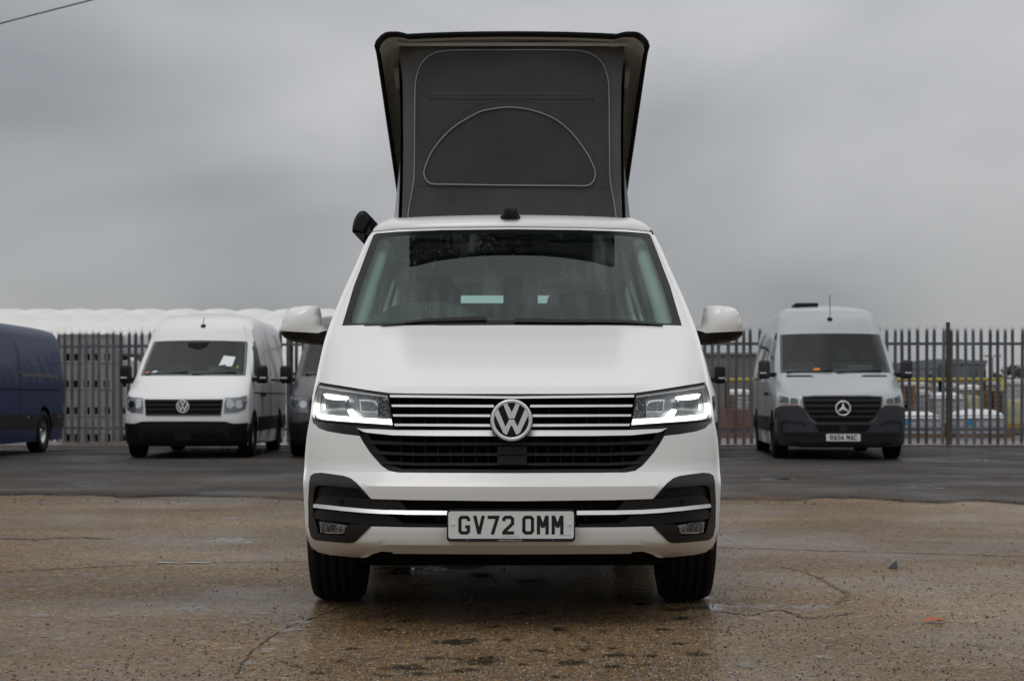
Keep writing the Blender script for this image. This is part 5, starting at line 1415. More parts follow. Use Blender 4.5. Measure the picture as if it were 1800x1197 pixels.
# --- black corner inserts and lower intake
panel('lower_insert', insert, S_(-.055), M['matt_black'], CV, step=10, back=(0, .02, 0))
rim_o = [(900, 880)]
ul = [(652, 876.8), (640, 863), (627, 848.5), (616, 840), (604, 836), (580, 832.5), (565, 830.7), (552, 831.7), (545.7, 836), (543.7, 846), (541.8, 880), (542.2, 925), (546, 942), (551, 947.3), (556, 949.3), (592, 952.8), (612, 954.3), (621, 953.8), (627, 949.8), (640, 936.8), (652, 925),
      (645, 920.5), (618, 921), (612, 922), (605, 941), (598, 941.5), (565, 939.5), (559, 936), (554.5, 916), (551, 905), (550, 888), (552, 862), (555, 855), (562, 852.5), (630, 858.5), (640, 870)]
for s in (0, 1):
    q = (lambda p: p) if s == 0 else mir
    c = panel('corner_insert', q(ul), S_(.004), M['plastic_mid'], CV, step=4.5, back=(0, .05, 0))
    panel('recess', q([(552, 862), (556, 856), (563, 853.5), (630, 859), (652, 877), (652, 880), (562, 872), (551, 888)]), S_(-.025), M['plastic'], c, step=5, back=(0, .02, 0))
    panel('upper_blade', q([(551.5, 885), (556, 877), (562, 871), (570, 870.8), (605, 873.5), (652, 877), (700, 879), (706, 884), (716, 895), (670, 894.5), (640, 893.5), (604, 890.5), (575, 887.5)]), S_(-.004), M['plastic_mid'], c, step=4.5, back=(0, .04, 0))
    panel('lower_blade', q([(549.5, 905), (555.5, 896.5), (562, 895.5), (604, 899.5), (640, 903), (690, 905.5), (701, 914), (712, 919.5), (760, 920.5), (784, 921), (784, 925.5), (700, 924.5), (652, 922), (600, 917), (570, 913.5), (552, 911), (550, 908)]), S_(.0), M['plastic_mid'], c, step=4.5, back=(0, .04, 0))
    # bright strip across to the number plate
    lean_strip('chrome_strip', [(549.8, 888), (551.5, 885.3), (575, 887.6), (604, 890.8), (640, 894), (670, 895.8), (720, 896.9), (786, 897.6)], [(549.8, 889.5), (551.5, 892), (575, 894.6), (604, 897.8), (640, 901), (670, 902.8), (720, 904.2), (786, 904.8)], .016, .014, M['chrome'], c, s)
    # fog lamp
    fog = [(560, 916.5), (575, 918), (595, 921), (609.5, 924), (607.5, 930), (604, 936.5), (600.5, 938), (580, 937.6), (563.8, 936.2), (561.5, 928)]
    panel('fog_housing', q([(554, 913), (575, 914.5), (612, 921.5), (652, 924.5), (640, 936.8), (627, 949), (612, 942), (590, 943), (562, 941), (556, 934)]), S_(-.022), M['plastic'], c, step=5, back=(0, .03, 0))
    fg = panel('fog_lamp', q(fog), S_(-.016), M['lamp_chrome'], c, step=3, back=(0, .02, 0))
    a = np.linspace(0, 2*PI, 20, endpoint=False)
    V, Fc = tube([tuple(v) for v in B.pix(np.array(q([(585.7+6.2*math.cos(t_), 926+6.2*math.sin(t_)) for t_ in a])), Y0, -.010)], .0022, 6, True); mesh('lamp_ring', V, Fc, M['steel'], fg, True)
    panel('lamp_bulb', q([(585.7+5.5*math.cos(t_), 926+5.5*math.sin(t_)) for t_ in a]), S_(-.012), M['lens'], fg, step=3, back=(0, .004, 0))
    for k in range(12):
        xx = 563.5+k*3.8
        if 578 < xx < 593: continue
        panel('reflector_flute', q([(xx, 920+.12*(xx-563)), (xx+1.6, 920.3+.12*(xx-563)), (xx+1.6, 935.5), (xx, 935.5)]), S_(-.0125), M['lamp_house'] if k % 2 else M['trim_light'], fg, step=8, back=(0, .002, 0))
    panel('lens_cover', q(fog), S_(-.006), M['lens_cover'], fg, step=4, back=(0, 0, 0))
    for (sx, sy, off) in ((597.7, 881.3, .001), (769.5, 912.3, -.03)):
        panel('parking_sensor', q([(sx+4.6*math.cos(t_), sy+4.8*math.sin(t_)) for t_ in a]), S_(off), M['gloss_black'], c, step=3, back=(0, .02, 0))
        panel('sensor_eye', q([(sx+3.4*math.cos(t_), sy+3.6*math.sin(t_)) for t_ in a]), S_(off+.003), M['plastic'], c, step=3, back=(0, .004, 0))
    panel('intake_bar', q([(706, 906), (790, 906.6), (790, 909), (708, 908.5)]), S_(-.035), M['plastic'], c, step=8, back=(0, .02, 0))

# --- number plate in its holder
ypl = float(B.F(np.array([0.]), .40)[0])-.035
def wl(px, py, yl): Yv = Y0+yl; return (px-CX)*Yv/FPX, CAMZ-(py-HY)*Yv/FPX
x0, z1 = wl(785.3, 895.4, ypl); x1, z0 = wl(1011.2, 951.8, ypl)
hold = slab('number_plate', rrect(x0, x1, z0, z1, .014), ypl, ypl+.05, M['plate_black'], CV)
x0, z1 = wl(788.2, 898.4, ypl); x1, z0 = wl(1008.6, 946.2, ypl)
slab('plate_panel', rrect(x0, x1, z0, z1, .010), ypl-.003, ypl+.002, M['plate'], hold)
for ch, px in zip('GV72OMM', (805.6, 831.5, 857, 882.8, 917.9, 943.6, 969.5)):
    xa, za = wl(px, 939.0, ypl); sc = (wl(0, 905.8, ypl)[1]-za)/79
    glyph(ch, 'character', xa, za, sc*1.0, ypl-.0035, M['plate_black'], hold)
for px in (796.5, 1001):
    xa, za = wl(px, 920.2, ypl); a = np.linspace(0, 2*PI, 14, endpoint=False)
    slab('screw_cap', [(xa+.0058*math.cos(t_), za+.0058*math.sin(t_)) for t_ in a], ypl-.008, ypl-.002, M['paper'], hold)
for px in (821, 972.3):
    xa, za = wl(px, 949, ypl)
    V, Fc = tube([(xa+.0045*math.cos(t_), ypl-.001, za+.0045*math.sin(t_)) for t_ in a], .0011, 5, True); lg = mesh('round_logo', V, Fc, M['blue_mark'], hold, True)
    for pl in ([(-.003, .0028), (0, -.0015), (.003, .0028)], [(-.0038, .0005), (-.0016, -.0038), (0, .0), (.0016, -.0038), (.0038, .0005)]):
        V, Fc = [], []; l, r_ = ribbon([(p[0]*1000, p[1]*1000) for p in pl], .55)
        for p in l+r_: V.append((xa+p[0]/1000, ypl-.0012, za+p[1]/1000))
        n = len(l); Fc = [(i, n+i, n+i+1, i+1) for i in range(n-1)]; mesh('logo_letter', V, Fc, M['blue_mark'], lg)
cu = bpy.data.curves.new('web_address', 'FONT'); cu.body = 'www.breeze.co.uk'; cu.size = .0125; cu.align_x = 'CENTER'; cu.extrude = .0002
xa, za = wl(896.8, 950.6, ypl)
tmp = bpy.data.objects.new('tmp_text', cu); C.objects.link(tmp); bpy.context.view_layer.update()
me = bpy.data.meshes.new_from_object(tmp.evaluated_get(bpy.context.evaluated_depsgraph_get())); bpy.data.objects.remove(tmp)
o = link('web_address', me, M['light_text'], hold); o.location = (xa, ypl-.0012, za); o.rotation_euler = (PI/2, 0, 0)
# the two lines of maker's small print below the characters: marks too small to read
for (pa, pb_, py) in ((885, 911, 942.7), (982, 1003, 940.7)):
    xa, za = wl(pa, py, ypl); xb, _ = wl(pb_, py, ypl)
    V, Fc = [], []; k = 0
    xx = xa
    while xx < xb:
        wd = rng.uniform(.0012, .003); b = len(V); V += [(xx, ypl-.0034, za-.0008), (xx+wd, ypl-.0034, za-.0008), (xx+wd, ypl-.0034, za+.0008), (xx, ypl-.0034, za+.0008)]; Fc.append((b, b+1, b+2, b+3)); xx += wd+rng.uniform(.0004, .0012)
    struct(mesh('small_print', V, Fc, M['plate_black'], hold), 'stuff')

# --- grille
gback = [(560, 676), (690, 690), (900, 690)] + [(1110, 690), (1240, 676), (1254, 740), (1240, 760), (1170, 768), (1130, 826), (900, 834), (670, 826), (630, 768), (560, 760), (546, 740)]
panel('grille', gback, S_(-.085), M['matt_black'], CV, step=12, back=(0, .02, 0))
GR = [o for o in CV.children if o.name.startswith("grille")][0]
for s in (0, 1):
    q = (lambda p: p) if s == 0 else mir
    for (xl, ya, yb, xr, yc_, yd) in ((685, 693.9, 698.2, 900, 696.6, 700.4), (688, 711, 714.9, 868, 711.5, 715.8), (690.5, 728, 731.8, 864, 728.3, 732.7), (693, 744.6, 748.6, 866, 745.2, 749.8)):
        lean_strip('grille_strip', [(xl, ya), ((xl+xr)/2, (ya+yc_)/2), (xr, yc_)], [(xl+.8, yb), ((xl+xr)/2, (yb+yd)/2), (xr, yd)], .008, .007, M['chrome'], GR, s, .03, 6)
    lean_strip('grille_strip', [(627, 752.2), (636, 753.3), (690, 755.6), (760, 756), (876, 756)], [(637, 758.2), (645, 760.2), (690, 764.8), (760, 766), (880, 766.4)], .018, .016, M['chrome'], GR, s, .03, 5)
    for (ya, yb, dy) in ((777.3, 782.7, 0), (796.3, 800.8, 1), (813.6, 818, 2)):
        xl = (646, 656.5, 669.5)[dy]
        panel('grille_slat', q([(xl, ya-4), (xl+3, yb-2.5), (730, yb), (900, yb), (900, ya), (730, ya)]), S_(-.012), M['plastic_mid'], GR, step=7, back=(0, .04, 0))
    for xr in range(700, 890, 22):
        panel('grille_rib', q([(xr, 695), (xr+2, 695), (xr+2+(899-xr)*.02, 760), (xr+(899-xr)*.02, 760)]), S_(-.045), M['plastic'], GR, step=20, back=(0, .02, 0))
        panel('grille_rib', q([(xr+2, 766), (xr+4, 766), (xr+6, 829), (xr+4, 829)]), S_(-.04), M['plastic'], GR, step=20, back=(0, .02, 0))
    # dark edge beside the lower grille and below the lamp
    panel('grille_edge', q([(632, 762), (646, 761), (660, 784), (676, 804), (690, 818), (706, 824), (900, 825.5), (900, 830.8), (700, 830), (683, 827), (671, 818.5), (661, 807.5), (650, 794.5), (640, 779.5)]), S_(-.02), M['plastic'], GR, step=6, back=(0, .03, 0))
    panel('lamp_underpanel', q([(547, 737.5), (560, 741), (600, 745), (640, 747.5), (692, 750.5), (692, 754), (640, 752), (629, 753), (634, 764.5), (604, 762), (575, 757), (560.5, 751.8), (555.5, 746.5), (550.5, 742.5)]), S_(-.012), M['gloss_black'], GR, step=5, back=(0, .03, 0))
for (za, zb) in ((785, 798), (801.5, 816)):
    panel('radar_cover', [(874, za), (926, za), (926, zb), (874, zb)], S_(.0), M['plastic'], GR, step=14, back=(0, .05, 0))
xb, zb = wl(899, 737.8, .0)
yb_ = float(B.F(np.array([0.]), .84)[0])-.055
xb, zb = wl(899, 738.3, yb_)
roundel(CV, xb, yb_, zb, 37.2*(Y0+yb_)/FPX)

# --- headlights
lamp = [(559, 674.8), (575, 677.5), (600, 681.2), (640, 687), (682.3, 693), (685, 712), (691.5, 749), (672, 748), (630, 745), (590, 742.2), (566, 740), (555, 738.5), (549, 736.2), (546.3, 729), (547.5, 718), (550, 705), (554, 690)]
def off_poly(p, d):
    P = np.array(p); c = P.mean(0); n = len(P); o = []
    for i in range(n):
        a, b_, c2 = P[i-1], P[i], P[(i+1) % n]; e1 = (b_-a)/np.linalg.norm(b_-a); e2 = (c2-b_)/np.linalg.norm(c2-b_)
        n1 = np.array((-e1[1], e1[0])); n2 = np.array((-e2[1], e2[0])); m_ = (n1+n2)/np.linalg.norm(n1+n2)
        o.append(tuple(b_+m_*d))
    return o
inn = off_poly(lamp, 2.0)
if not inside(np.array([inn[0]]), lamp)[0]: inn = off_poly(lamp, -2.0)
for s in (0, 1):
    q = (lambda p: p) if s == 0 else mir
    h = panel('headlight', q(lamp), S_(-.055), M['lamp_house'], CV, step=6, back=(0, .02, 0))
    panel('lamp_bezel', q(lamp), S_(-.002), M['plastic_mid'], h, holes=[q(inn)], step=5, back=(0, .05, 0))
    panel('trim_strip', q([(560, 677.5), (600, 683.5), (640, 689), (681, 695), (682, 698.5), (640, 693), (600, 687.5), (560, 681.5)]), S_(-.010), M['lamp_bright'], h, step=5, back=(0, .02, 0))
    panel('side_reflector', q([(556, 692), (562, 684), (566, 686), (563, 707), (551, 707)]), S_(-.035), M['steel'], h, step=5, back=(0, .01, 0))
    panel('inner_panel', q([(654, 692.5), (680, 696.5), (684, 716), (687.5, 734), (664, 733), (666, 702)]), S_(-.04), M['plastic_mid'], h, step=6, back=(0, .01, 0))
    d = panel('daytime_light', q([(555, 708.3), (560.8, 708.3), (561, 726), (566, 728), (580, 729.5), (609, 732), (616.5, 733.3), (610.5, 722), (611, 720), (618, 718.8), (622, 721), (632, 733.8), (640, 734.4), (688, 737), (690, 746), (672, 744.8), (630, 742), (590, 739), (568, 736.8), (558, 734), (554.2, 727)]), S_(-.018), M['drl'], h, step=5, back=(0, .012, 0))
    p1 = panel('projector_box', q([(567, 700), (609, 701), (612, 719), (569, 720.5)]), S_(-.040), M['lamp_chrome'], h, step=5, back=(0, .02, 0))
    panel('lit_reflector', q([(568, 692.5), (574, 691.5), (612, 697), (613, 701.5), (600, 702.5), (580, 701), (572, 700)]), S_(-.026), M['beam'], h, step=5, back=(0, .01, 0))
    panel('projector_lens', q([(572, 703), (606, 703.5), (607, 717), (573, 718)]), S_(-.030), M['lens'], p1, step=5, back=(0, .01, 0))
    p2 = panel('projector_box', q([(631.5, 702), (648, 702.5), (660, 705), (664.5, 711), (663, 722), (658, 724.5), (633.5, 724)]), S_(-.036), M['lamp_chrome'], h, step=4, back=(0, .02, 0))
    panel('projector_lens', q([(634, 705), (647, 705), (658, 707.5), (662, 712), (660.5, 720.5), (656, 722.3), (635.8, 721.6)]), S_(-.030), M['lens'], p2, step=4, back=(0, .012, 0))
    panel('lens_cover', q(inn), S_(-.001), M['lens_cover'], h, step=7, back=(0, 0, 0))

# --- sides
arch = lambda y: [(y+.415*math.cos(t_), .345+.415*math.sin(t_)) for t_ in np.linspace(PI*1.06, -PI*.06, 25)]
def side_outline():
    fr_ = [(float(B.yc(z))-.022, z) for z in np.linspace(1.735, .34, 60)]
    o = fr_ + [(.62, .34)] + arch(1.05) + [(1.5, .27), (3.55, .27)] + arch(4.05) + [(4.5, .30), (4.84, .34), (4.87, .6), (4.85, 1.3), (4.80, 1.81), (1.80, 1.80)]
    return o
wins = [[(1.35, 1.29), (1.55, 1.46), (1.83, 1.66), (1.95, 1.69), (2.30, 1.70), (2.36, 1.67), (2.38, 1.28)],
        [(2.56, 1.28), (2.56, 1.67), (2.62, 1.70), (3.50, 1.70), (3.56, 1.67), (3.56, 1.28)],
        [(3.74, 1.28), (3.74, 1.67), (3.8, 1.70), (4.50, 1.68), (4.58, 1.64), (4.62, 1.29)]]
for s in (-1, 1):
    fm = lambda P, s=s: np.stack([s*B.S(np.asarray(P)[:, 0], np.asarray(P)[:, 1]), np.asarray(P)[:, 0], np.asarray(P)[:, 1]], 1)
    def om(off, s=s): return lambda P: np.stack([s*(B.S(np.asarray(P)[:, 0], np.asarray(P)[:, 1])+off), np.asarray(P)[:, 0], np.asarray(P)[:, 1]], 1)
    panel('body_side', side_outline(), fm, M['white'], CV, holes=wins, step=.05, back=(-s*.02, 0, 0))
    for w_ in wins: panel('side_window', w_, om(-.003), M['side_glass'], CV, step=.12, back=(0, 0, 0))
    panel('inner_lining', [(1.22, 1.18), (1.36, 1.36), (1.6, 1.52), (1.86, 1.74), (4.75, 1.74), (4.78, .5), (1.22, .5)], om(-.06), M['trim_light'], CV, holes=wins, step=.09, back=(-s*.004, 0, 0))
    tubeobj('pillar_trim', [(s*.73, 1.02, 1.20), (s*.715, 1.10, 1.27), (s*.68, 1.42, 1.50), (s*.645, 1.70, 1.70), (s*.62, 1.85, 1.75)], [.045, .042, .038, .036, .036], M['trim_light'], CV, 10)
    panel('pillar_trim', [(2.36, 1.1), (2.58, 1.1), (2.58, 1.73), (2.36, 1.73)], om(-.09), M['trim_light'], CV, step=.1, back=(-s*.03, 0, 0))
    for y in (1.28, 2.46, 3.65):
        panel('door_shut_line', [(y, .42), (y+.008, .42), (y+.008, 1.24), (y, 1.24)], om(.0015), M['matt_black'], CV, step=.08, back=(-s*.002, 0, 0))
    panel('door_rail', [(3.6, 1.17), (3.6, 1.20), (4.78, 1.20), (4.78, 1.17)], om(.004), M['gloss_black'], CV, step=.2, back=(-s*.006, 0, 0))
    for y in (2.20, 2.52):
        panel('door_handle', [(y, 1.02), (y, 1.055), (y+.19, 1.055), (y+.19, 1.02)], om(.045), M['white'], CV, step=.1, back=(-s*.03, 0, 0))
    panel('sill_trim', [(1.5, .20), (1.5, .40), (3.6, .40), (3.6, .20)], om(.012), M['plastic'], CV, step=.15, back=(-s*.02, 0, 0))
    boxobj('arch_liner', (.58 if s > 0 else -.62, .62 if s > 0 else -.58, .5, 1.6, .3, .9), M['matt_black'], CV)
    for ya in (1.05, 4.05):
        V = [(s*xx, ya+.43*math.cos(t_), .345+.43*math.sin(t_)) for t_ in np.linspace(0, PI, 25) for xx in (.60, .86)]
        mesh('wheel_arch_liner', V, [(2*i, 2*i+1, 2*i+3, 2*i+2) for i in range(24)], M['matt_black'], CV, True)
    wheel(CV, s*.793, 1.05, .345, .240, s, .225); wheel(CV, s*.793, 4.05, .345, .240, s, .225)
    # tail lamp
    panel('tail_light', [(4.70, .82), (4.70, 1.28), (4.85, 1.28), (4.86, .82)], om(.006), M['red_lens'], CV, step=.08, back=(-s*.02, 0, 0))
# back
def back_map(P):
    P = np.asarray(P); return np.stack([P[:, 0], 4.87-.10*np.clip(P[:, 1]-1.2, 0, 1)**1.0-.05*(np.abs(P[:, 0])/.9)**6, P[:, 1]], 1)
rw = [(-.60, 1.24), (-.60, 1.60), (-.55, 1.655), (.55, 1.655), (.60, 1.60), (.60, 1.24)]
panel('tailgate', [(-.87, .35), (-.885, .9), (-.84, 1.25), (-.72, 1.72), (-.66, 1.81), (.66, 1.81), (.72, 1.72), (.84, 1.25), (.885, .9), (.87, .35)], back_map, M['white'], CV, holes=[rw], step=.08, back=(0, -.03, 0))
panel('rear_window', rw, back_map, M['rear_glass'], CV, step=.15, back=(0, 0, 0))
boxobj('roof_deck', (-.70, .70, 2.35, 4.80, 1.795, 1.835), M['white'], CV, .012)
boxobj('headliner', (-.70, .70, 1.66, 4.78, 1.735, 1.765), M['trim_light'], CV, .01)
boxobj('floor', (-.82, .82, .9, 4.8, .40, .44), M['interior'], CV)

# --- cabin
bm = bmesh.new()
prof = [(.86, 1.0), (.86, 1.205), (1.0, 1.258), (1.12, 1.295), (1.30, 1.305), (1.42, 1.27), (1.46, 1.1), (1.46, .8), (.9, .8)]
nx = 24; rows = []
for i in range(nx+1):
    x = -.76+1.52*i/nx
    hump = .085*math.exp(-((x+.40)/.22)**4); drop = -.03*max(0, abs(x)-.6)/.16
    rows.append([bm.verts.new((x, y+(.05*(abs(x)/.76)**2), z+(hump*(1 if 1.05 < y < 1.44 and z > 1.2 else 0))+(drop if z > 1.15 else 0))) for y, z in prof])
for a, b_ in zip(rows, rows[1:]):
    for k in range(len(prof)): bm.faces.new((a[k], a[(k+1) % len(prof)], b_[(k+1) % len(prof)], b_[k]))
bm.faces.new(rows[0]); bm.faces.new(rows[-1])
bobj('dashboard', bm, M['interior'], CV, True)
R_ = Matrix.Translation((-.40, 1.62, 1.19)) @ Matrix.Rotation(math.radians(-58), 4, 'X')
V, Fc = tube([tuple(R_ @ Vector((.185*math.cos(a), .185*math.sin(a), 0))) for a in np.linspace(0, 2*PI, 32, endpoint=False)], .016, 8, True)
sw = mesh('steering_wheel', V, Fc, M['interior'], CV, True)
for a in (0, PI, -PI/2):
    V, Fc = tube([tuple(R_ @ Vector((0, 0, -.02))), tuple(R_ @ Vector((.18*math.cos(a), .18*math.sin(a), 0)))], .016, 6); mesh('spoke', V, Fc, M['interior'], sw, True)
V, Fc = tube([tuple(R_ @ Vector((0, 0, -.35))), tuple(R_ @ Vector((0, 0, .01)))], .05, 10); mesh('steering_column', V, Fc, M['interior'], sw, True)
def seat(x, y, wdt, ztop, hr=True, name='seat'):
    bm = bmesh.new(); box(bm, x-wdt/2, x+wdt/2, y-.45, y+.08, .62, .80, .05); st = bobj(name, bm, M['seat'], CV, True)
    bm = bmesh.new(); vs = box(bm, x-wdt/2, x+wdt/2, y, y+.14, .78, ztop, .05)
    for v in bm.verts: v.co.y += (v.co.z-.78)*.22; v.co.x = x+(v.co.x-x)*(1-.12*max(0, v.co.z-1.1))
    bobj('backrest', bm, M['seat'], st, True)
    if hr:
        bm = bmesh.new(); yy = y+(ztop-.78)*.22+.03; box(bm, x-.135, x+.135, yy, yy+.11, ztop+.03, ztop+.23, .04); bobj('headrest', bm, M['seat'], st, True)
        for d in (-.06, .06): tubeobj('headrest_bar', [(x+d, yy+.05, ztop-.02), (x+d, yy+.05, ztop+.06)], .006, M['steel'], st, 6)
seat(-.42, 2.30, .50, 1.32); seat(.44, 2.30, .50, 1.30)
bm = bmesh.new(); box(bm, -.66, .66, 3.7, 3.85, .8, 1.535, .05); bobj('rear_bench', bm, M['seat'], CV, True)
bm = bmesh.new(); box(bm, -.055, .165, 3.74, 3.85, 1.46, 1.72, .04); bobj('rear_headrest', bm, M['seat'], CV, True)
bm = bmesh.new(); box(bm, -.62, -.38, 3.74, 3.85, 1.46, 1.72, .04); bobj('rear_headrest', bm, M['seat'], CV, True)
bm = bmesh.new(); box(bm, .215, .62, 3.72, 3.86, 1.42, 1.60, .085); bobj('rear_headrest', bm, M['seat'], CV, True)
boxobj('cabinet', (-.80, -.42, 2.9, 4.6, .44, 1.27), M['interior'], CV, .02)
bm = bmesh.new(); box(bm, -.115, .115, 1.74, 1.78, 1.60, 1.665, .02); mi = bobj('rear_view_mirror', bm, M['interior'], CV, True)
V, Fc = tube([(0, 1.70, 1.70), (0, 1.75, 1.65)], .02, 8); mesh('stalk', V, Fc, M['interior'], mi, True)
boxobj('sensor_housing', (-.10, .10, 1.60, 1.78, 1.695, 1.73), M['interior'], CV, .012)
for s in (-1, 1):
    o = boxobj('sun_visor', (s*.38-.2, s*.38+.2, 1.74, 1.98, 1.70, 1.718), M['trim_light'], CV, .006)

# --- door mirrors
cap = [(494, 582.5), (494.5, 572), (498.5, 559), (503, 549), (507.5, 543), (514, 540), (522, 538.3), (538, 537.4), (553, 537.6), (560, 539.2), (563, 543), (565, 553), (566.5, 564), (568.5, 572), (572, 577), (575.5, 580), (569, 584), (564, 586.6), (530, 585)]
base = [(494, 582.5), (530, 585), (564, 586.6), (576, 579.5), (588, 584), (588, 604), (575, 607.5), (556, 606.5), (537, 604), (520, 601.8), (508, 598.6), (499, 593), (495, 588)]
def dome(P, T, poly, step):
    n = len(P); d = edist(P, resample(poly, step)); bd = d < step*.05
    nb = [set() for _ in range(n)]
    for t in T:
        for a in range(3): nb[t[a]].update((t[(a+1) % 3], t[(a+2) % 3]))
    A = np.zeros((n, n))
    for i in range(n):
        A[i, i] = 1.0
        if bd[i] or not nb[i]: continue
        for j in nb[i]: A[i, j] = -1.0/len(nb[i])
    u = np.linalg.solve(A, np.where(bd, 0, 1.0)); return np.sqrt(np.clip(u/u.max(), 0, 1))
def pillow(name, poly, yl, front, backd, m, parent, step=4.5, edge=12):
    P, T, _ = cdt(poly, (), step); h = dome(P, T, poly, step)
    if edge < 9: h = np.minimum(1, h*1.8)
    Yv = Y0+yl; n = len(P)
    Q = lambda yy: np.stack([(P[:, 0]-CX)*Yv/FPX, yy, CAMZ-(P[:, 1]-HY)*Yv/FPX], 1)
    V = list(map(tuple, Q(yl-front*h)))+list(map(tuple, Q(yl+backd*np.minimum(1, h*1.3))))
    Fc = [t for t in T]+[tuple(n+i for i in reversed(t)) for t in T]
    bm = bmesh.new(); vs = [bm.verts.new(v) for v in V]
    for f in Fc: bm.faces.new([vs[i] for i in f])
    bmesh.ops.remove_doubles(bm, verts=bm.verts, dist=.0005)
    return bobj(name, bm, m, parent, True)
def split_dome(poly, split, yl, front, backd, step=4.5):
    P, T, _ = cdt(poly, (), step, [split]); h = dome(P, T, poly, step)**0.5; Yv = Y0+yl; n = len(P); out = []
    fr_ = np.stack([(P[:, 0]-CX)*Yv/FPX, yl-front*h, CAMZ-(P[:, 1]-HY)*Yv/FPX], 1); bk_ = fr_.copy(); bk_[:, 1] = yl+backd*np.minimum(1, h*1.3)
    sp = sorted(split)
    for up in (True, False):
        bm = bmesh.new(); vs = [bm.verts.new(v) for v in np.concatenate([fr_, bk_])]
        for t in T:
            c = P[list(t)].mean(0); above = c[1] < np.interp(c[0], [p[0] for p in sp], [p[1] for p in sp])
            if above == up: bm.faces.new([vs[i] for i in t]); bm.faces.new([vs[n+i] for i in reversed(t)])
        bmesh.ops.delete(bm, geom=[v for v in bm.verts if not v.link_faces], context='VERTS')
        bmesh.ops.remove_doubles(bm, verts=bm.verts, dist=.0005); out.append(bm)
    return out
whole = [(494, 582.5), (494.5, 572), (498.5, 559), (503, 549), (507.5, 543), (514, 540), (522, 538.3), (538, 537.4), (553, 537.6), (560, 539.2), (563, 543), (565, 553), (566.5, 564), (568.5, 572), (572, 577), (577, 581), (578, 592), (575, 605.5), (556, 606.5), (537, 604), (520, 601.8), (508, 598.6), (499, 593), (495, 588)]
for s in (0, 1):
    q = (lambda p: p) if s == 0 else mir
    b1, b2_ = split_dome(q(whole), q([(494.2, 583), (512, 584.2), (530, 585.2), (548, 586.2), (564, 586.8), (570, 584), (577.2, 581.2)]), 1.62, .12, .05)
    dm = bobj('door_mirror', b1, M['white'], CV, True); bobj('mirror_base', b2_, M['plastic'], dm, True)
    pillow('mirror_foot', q([(556, 590), (566, 583.5), (590, 579), (600, 582), (600, 606), (576, 607.5), (556, 605)]), 1.60, .03, .06, M['plastic'], dm, edge=6)
    g_ = q([(499, 578), (503, 556), (512, 545), (555, 543), (562, 570), (565, 580), (530, 583)])
    panel('mirror_glass', g_, lambda P: np.stack([(np.asarray(P)[:, 0]-CX)*(Y0+1.62)/FPX, np.full(len(P), 1.674), CAMZ-(np.asarray(P)[:, 1]-HY)*(Y0+1.62)/FPX], 1), M['lamp_chrome'], dm, step=12, back=(0, -.004, 0))

# --- roof front cap
pr = [(1.565, 1.768), (1.570, 1.792), (1.595, 1.820), (1.67, 1.846), (1.79, 1.864), (1.95, 1.876), (2.2, 1.884), (2.5, 1.885)]
prs = spline(pr, 4)
ts = np.sin(np.linspace(-PI/2, PI/2, 61))
V = []; Fc = []
for (y, z) in prs:
    for t_ in ts:
        a = abs(t_); gz = (1-a**16)**.36*(1-.10*a*a)+.07*math.exp(-((a-.86)/.05)**2)
        V.append((.708*t_*(1+.0*a), y+.11*a*a+.05*a**8, 1.768+(z-1.768)*gz))
n = len(ts)
for j in range(len(prs)-1):
    for i in range(n-1): a = j*n+i; Fc.append((a, a+1, a+n+1, a+n))
# front return below the lower edge
b0 = len(V)
for t_ in ts: a = abs(t_); V.append((.700*t_, 1.60+.11*a*a+.05*a**8, 1.764))
for i in range(n-1): Fc.append((b0+i, b0+i+1, i+1, i))
mesh('roof_cap', V, Fc, M['white'], CV, True)
panel('roof_seal', [(654, 409), (700, 404.3), (780, 401.7), (900, 400.6)] + [(2*CX-x, y) for x, y in [(780, 401.7), (700, 404.3), (654, 409)]] + [(2*CX-x, y) for x, y in [(654, 406.8), (700, 402.6), (780, 400), (900, 398.6)]] + [(780, 400), (700, 402.6), (654, 406.8)], S_(-.012), M['matt_black'], CV, step=8, back=(0, .01, 0))
# latch on top of the cap
pillow('roof_latch', [(880, 384.5), (879, 380.5), (884, 377.5), (887.5, 367), (889, 366), (907, 366.3), (908.5, 367.5), (911, 377), (915, 381), (914, 384.5), (905, 386.5), (890, 386.5)], 1.60, .035, .30, M['plastic'], CV, step=3, edge=5)

# --- raised roof: hinged at the rear, open towards the front
RF, RR = (1.90, 2.842), (4.55, 1.86)      # front edge and rear hinge (local y, z)
def roof_uv(x, v, wn):
    """x across, v 0 front .. 1 rear, wn along the roof's outward normal"""
    dy, dz = RR[0]-RF[0], RR[1]-RF[1]; l = math.hypot(dy, dz); n_ = (-dz/l, dy/l)
    return (x, RF[0]+dy*v+n_[0]*wn, RF[1]+dz*v+n_[1]*wn)
sec = [(-.698, -.072), (-.692, -.045), (-.672, -.018), (-.655, -.004), (-.635, .002), (-.59, .002), (-.565, -.004), (-.54, -.012), (-.45, -.006), (-.3, .0), (-.15, .003), (0, .004)]
sec = sec+[(-a, b) for a, b in reversed(sec[:-1])]
def roof_grid(off, v0, v1, nv, shrink=0.0):
    V = []; n = len(sec)
    for j in range(nv+1):
        v = v0+(v1-v0)*j/nv
        tp = 1-.0*v
        for x, wn in sec:
            fw = -.035*max(0, 1-v/.06)**2
            V.append(roof_uv(x*tp*(1-shrink), v, wn+off+fw))
    return V, n
V, n = roof_grid(0, 0, 1, 30); V2, _ = roof_grid(-.018, 0.004, 1, 30, .022)
Fc = []
for j in range(30):
    for i in range(n-1): a = j*n+i; Fc.append((a, a+1, a+n+1, a+n))
PR = mesh('pop_up_roof', V, Fc, M['white'], CV, True)
Fc2 = [f[::-1] for f in Fc]
mesh('roof_lining', V2, Fc2, M['lining'], PR, True)
